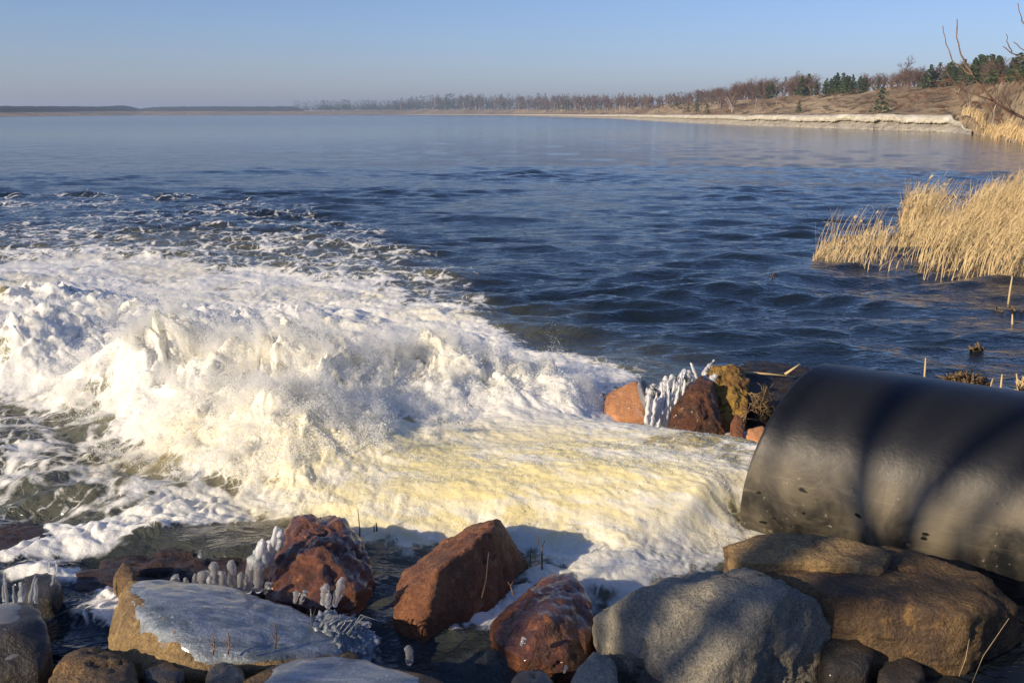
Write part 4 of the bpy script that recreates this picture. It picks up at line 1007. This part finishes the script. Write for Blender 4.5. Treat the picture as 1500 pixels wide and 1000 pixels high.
def plant(kind, name, p, h, label, cat, group, g):
    a, b_ = g.choice(kind)
    e = empty(name, p, label, cat, group); e.scale = (h * g.uniform(1.0, 1.45),) * 2 + (h,); e.rotation_euler = (0, 0, g.uniform(0, 6.28))
    for nm, me in (('crown', a), ('trunk', b_)):
        o = bpy.data.objects.new(nm, me); col.objects.link(o); o.parent = e
    return e
g = random.Random(77)
def height_to(p, px, ytop):
    r = math.hypot(p[0], p[1]); return max(.4, zray(px, ytop, r) - p[2])
PT = lambda px: np.interp(px, [1100, 1140, 1200, 1250, 1290, 1320, 1345, 1370, 1400, 1440, 1480, 1530, 1600], [120, 116, 108, 108, 112, 108, 102, 92, 86, 80, 80, 76, 70])
for i in range(110):
    px = g.uniform(1170, 1265) if i < 34 else g.uniform(1345, 1540) if i < 98 else g.uniform(1110, 1340)
    p = land_pt(px, g.uniform(.85, 1.15)); plant(PINE, 'pine_tree', p, height_to(p, px, PT(px) + g.uniform(-2, 12)), *(('dark green pine in the short low row on the middle of the hilltop', 'tree', 'pines in the middle row of the hilltop') if px < 1300 else ('dark green pine in the tall stand at the right end of the hilltop', 'tree', 'pines of the stand at the right end')), g)
for i in range(230):
    px = g.choice([g.uniform(1065, 1135), g.uniform(1080, 1200), g.uniform(1255, 1350), g.uniform(1330, 1500), g.uniform(1000, 1080)])
    p = land_pt(px, g.uniform(.9, 1.3)); top = np.interp(px, [1000, 1060, 1100, 1150, 1250, 1300, 1350, 1400, 1500], [134, 126, 114, 110, 108, 104, 98, 90, 80])
    plant(BARE, 'bare_tree', p, height_to(p, px, top + g.uniform(-3, 12)), *(('leafless brown tree in the belt at the low left end of the hill', 'tree', 'leafless trees at the low end of the hill') if px < 1200 else ('leafless brown tree standing among the pines on the hilltop', 'tree', 'leafless trees among the hilltop pines')), g)
p = land_pt(1330, 1.1); plant(BARE[1:2], 'bare_tree', p, height_to(p, 1330, 78), 'tallest leafless tree on the hill, its round crown against the sky', 'tree', None, g)
p = land_pt(1166, 1.2); plant(BARE[1:2], 'bare_tree', p, height_to(p, 1166, 100), 'round leafless treetop rising over the left end of the hilltop pines', 'tree', None, g)
for i in range(16):
    px = g.uniform(1060, 1150) if i < 11 else g.uniform(1370, 1490)
    p = land_pt(px, g.uniform(.3, .6)); plant(BIRCH, 'birch_tree', p, height_to(p, px, g.uniform(118, 136) if i < 11 else 112), 'slender pale birch on the open hillside slope', 'tree', 'pale birches on the hillside', g)
for lab, px, f, top in (('round green young pine on its own in the middle of the slope', 1290, .28, 128), ('small green bush low on the slope left of the lone young pine', 1170, .25, 148), ('low dark green bush at the left foot of the hill', 1020, .3, 151), ('darker low green bush just right of the left foot bush', 1036, .3, 153), ('tiny green bush at the far left foot of the hill', 1008, .32, 152)):
    p = land_pt(px, f); plant(PINE[3:4], 'young_pine' if 'pine' in lab else 'green_bush', p, height_to(p, px, top), lab, 'bush' if 'bush' in lab else 'tree', None, g)
for i in range(190):
    px = g.uniform(1000, 1500); p = land_pt(px, g.choice([g.uniform(.2, .8), g.uniform(.8, 1.0)]))
    plant(SHRUB, 'brown_shrub', p, g.uniform(.35, 1.25) * (1.3 if px > 1300 else 1), 'low reddish brown shrub on the dry hillside', 'shrub', 'brown shrubs on the hillside', g)
# the far wood, one mass of trees
def far_wood():
    g = np.random.default_rng(5); rg = random.Random(5); Vs = []; Fs = []; Mi = []; n0 = 0
    pv = [pine_meshes(s, wide=.30, n=60)[0] for s in (11, 12)]
    bv = [bare_meshes(s, .42, 2, 5, .03)  for s in (13, 14, 15)]
    def put(V_, F_, p, h, wsc, mi):
        nonlocal n0
        a = g.uniform(0, 6.28); c, s = math.cos(a), math.sin(a)
        Vs.append(np.stack([(V_[:, 0] * c - V_[:, 1] * s) * h * wsc + p[0], (V_[:, 0] * s + V_[:, 1] * c) * h * wsc + p[1], V_[:, 2] * h + p[2]], 1))
        Fs.extend([tuple(i + n0 for i in q) for q in F_]); Mi.extend([mi] * len(F_)); n0 += len(V_)
    for i in range(620):
        px = g.uniform(555, 1075); f = g.uniform(.5, 1.25) if px > 800 else g.uniform(.7, 1.2)
        p = land_pt(px, f); top = np.interp(px, [555, 600, 650, 700, 800, 900, 1000, 1075], [150, 143, 138, 138, 139, 137, 136, 132]) + g.uniform(-2, 9)
        h = height_to(p, px, top)
        dark = g.random() < np.interp(px, [555, 620, 680, 900, 1000], [.75, .6, .3, .12, .18])
        if dark: V_, F_ = pv[g.integers(2)]; put(V_, F_, p, h, 1.3, 0)
        else:
            (cv, cf_), (tv, tf) = bv[g.integers(3)]; mi = 1 if g.random() < .5 else 2
            put(cv, cf_, p, h, 1.2, mi); put(tv, tf, p, h, 1.2, 3 if g.random() < .25 else mi)
    for i in range(190):
        px = g.uniform(432, 470) if i < 20 else g.uniform(470, 600); p = land_pt(px, g.uniform(.8, 1.2))
        V_, F_ = pv[g.integers(2)]; put(V_, F_, p, height_to(p, px, (148 if px < 450 else 147) + g.uniform(-1, 6)), 1.5, 0)
    o = mesh_obj('far_wood', np.concatenate(Vs), Fs, [M['pine'], M['bare'], M['bare_grey'], M['birch']], mat_idx=Mi, smooth=False)
    tag(o, 'far belt of leafless woodland and dark pines beyond the lake', 'woodland', kind='stuff')
far_wood()
# forest ridge far away on the left
def ridge():
    g = np.random.default_rng(8); n = 700; px = np.linspace(-300, 445, n)
    top = np.interp(px, [-300, 0, 150, 182, 205, 225, 300, 430, 445], [154, 155.5, 156, 154.5, 159.5, 157, 156, 156, 161]) + .5 * pn2(px * .09, px * 0, 7) + .5 * pn2(px * .33, px * 0, 8)
    base = np.interp(px, [-300, 40, 60, 445], [169, 169.5, 165.5, 163.5])
    A = []
    for k, (fr_, dz) in enumerate(((1.02, 0), (1.04, .75), (1.07, 1), (1.3, .9), (1.5, 0))):
        for p_, t_, b_ in zip(px, top, base):
            r = shore_r(p_) * fr_ * 1.12; i = ray(p_, HZ); u = i[:2] / np.linalg.norm(i[:2])
            zb = zray(p_, b_, r); zt = zray(p_, t_, shore_r(p_) * 1.07 * 1.12)
            A.append([u[0] * r, u[1] * r, (zb - 1) + (zt - zb + 1) * dz])
    ii = np.arange(5 * n).reshape(5, n); q = np.stack([ii[:-1, :-1], ii[:-1, 1:], ii[1:, 1:], ii[1:, :-1]], -1).reshape(-1, 4)
    mm = noise_mat('far_forest', (.016, .034, .026), (.03, .05, .036), .08, .95, 1.5)
    tag(mesh_obj('forest_ridge', np.array(A), q, mm), 'low blue green forest ridge on the far left horizon', 'forest', kind='stuff')
ridge()
# tan brush on the spit at the right
o = reeds('spit_grass', [tuple(land_pt(px, f)[:2]) for px, f in ((1405, .0), (1440, 0.0), (1480, .0), (1530, 0), (1640, 0), (1640, .55), (1520, .5), (1430, .35))], 9000,
          lambda x, y: 1.0 + .7 * np.clip(pn2(x * .25, y * .25, 9), -.5, 1), .3, 37, lambda x, y: float(land_z(dir_i(750 + FPX * x / y * (cP + (500 - HZ) / FPX * sP)), math.hypot(x, y))), width=.03, heads=0, leaf=2)
tag(o, 'dry tan grass and brush on the small spit at the right shore', 'grass', kind='stuff')

# ------------------------------------------------------------------ bare sapling at the right edge and trees behind the camera
def sapling():
    D = 4.6; root = empty('bare_sapling', (3.5, 3.4, .3), 'leafless sapling reaching into the picture from the upper right edge', 'tree'); L0 = (3.5, 3.4, .3)
    def br(name, pts, w0, w1, d=D):
        mb = MB(); P_ = [at(x, y, d + .01 * i) if not isinstance(x, tuple) else np.array(x) for i, (x, y) in enumerate(pts)]
        # refine with a little jitter
        Q_ = []
        for a, b_ in zip(P_[:-1], P_[1:]):
            for t in (0, .33, .66): Q_.append(a * (1 - t) + b_ * t + np.array([random.gauss(0, .002) for _ in range(3)]))
        Q_.append(P_[-1]); s = d / FPX * .62
        rad = np.linspace(w0 * s, w1 * s, len(Q_)) * np.array([1.25 if i % 5 == 2 else 1 for i in range(len(Q_))])
        mb.tube(Q_, rad, 6); mb.build(name, M['twig'], root, loc=L0)
    mb = MB(); a = at(1620, 250, D); b_ = np.array([3.5, 3.4, .2]); mb.tube([b_, (b_ * .5 + a * .5) + [.1, 0, -.05], a], [.03, .024, .016], 7); mb.build('trunk', M['bark'], root, loc=L0)
    br('branch', [(1620, 250), (1560, 215), (1500, 174), (1470, 158), (1440, 132), (1420, 105), (1408, 80), (1402, 55), (1402, 28)], 3.6, 1.0)
    br('branch', [(1425, 112), (1410, 100), (1395, 89), (1386, 65), (1381, 38)], 1.5, .8)
    br('branch', [(1455, 148), (1430, 140), (1410, 131), (1399, 122), (1388, 108), (1379, 95)], 1.6, .8)
    br('branch', [(1410, 131), (1411, 122), (1411, 113)], 1.0, .7)
    br('branch', [(1482, 162), (1474, 147), (1467, 133)], 1.3, .7)
    br('branch', [(1486, 164), (1470, 156), (1456, 140)], 1.0, .6)
    br('branch', [(1600, 238), (1560, 140), (1520, 100), (1500, 88), (1482, 77), (1469, 68)], 2.4, .9)
    br('branch', [(1482, 77), (1477, 65), (1474, 50)], 1.1, .7)
    br('branch', [(1520, 90), (1500, 74), (1485, 62)], 1.2, .8)
    br('branch', [(1545, 120), (1520, 60), (1500, 36), (1493, 22), (1491, 5)], 1.6, .8)
    br('branch', [(1520, 140), (1500, 120), (1489, 103)], 1.5, .9)
sapling()
SHADE = [proto('shade', bare_meshes(s_, sp, 3, 2, .026, .6, .7, .4), M['bark'], M['bark']) for s_, sp in ((21, .45), (25, .5))]
for i, (x, y, h, lab) in enumerate(((-8.5, -3.7, 7.6, 'bare tree nearest the water on the near bank left of the camera'), (-7.95, -4.44, 6.6, 'bare tree farther from the water on the near bank left of the camera'))):
    e = plant(SHADE[i:i + 1], 'bank_tree', (x, y, float(bank_z(np.array([x]), np.array([y]))[0])), h, lab, 'tree', None, g); e.scale = (h * .7, h * .7, h)

# ------------------------------------------------------------------ haze
m = bpy.data.materials.new('haze_air'); m.use_nodes = True; nt = m.node_tree
nt.nodes.remove(nt.nodes['Principled BSDF'])
pv = node(nt, 'VolumePrincipled', {'Color': (.68, .82, 1.0, 1), 'Density': .00042, 'Anisotropy': .2})
nt.links.new(pv.outputs[0], nt.nodes['Material Output'].inputs['Volume'])
bx = np.array([(x, y, z) for x in (-5200, 5200) for y in (-900, 5200) for z in (-20, 40)], float)
hz_o = mesh_obj('haze', bx, [(0, 1, 3, 2), (4, 6, 7, 5), (0, 4, 5, 1), (2, 3, 7, 6), (0, 2, 6, 4), (1, 5, 7, 3)], m, smooth=False)
tag(hz_o, kind='stuff')
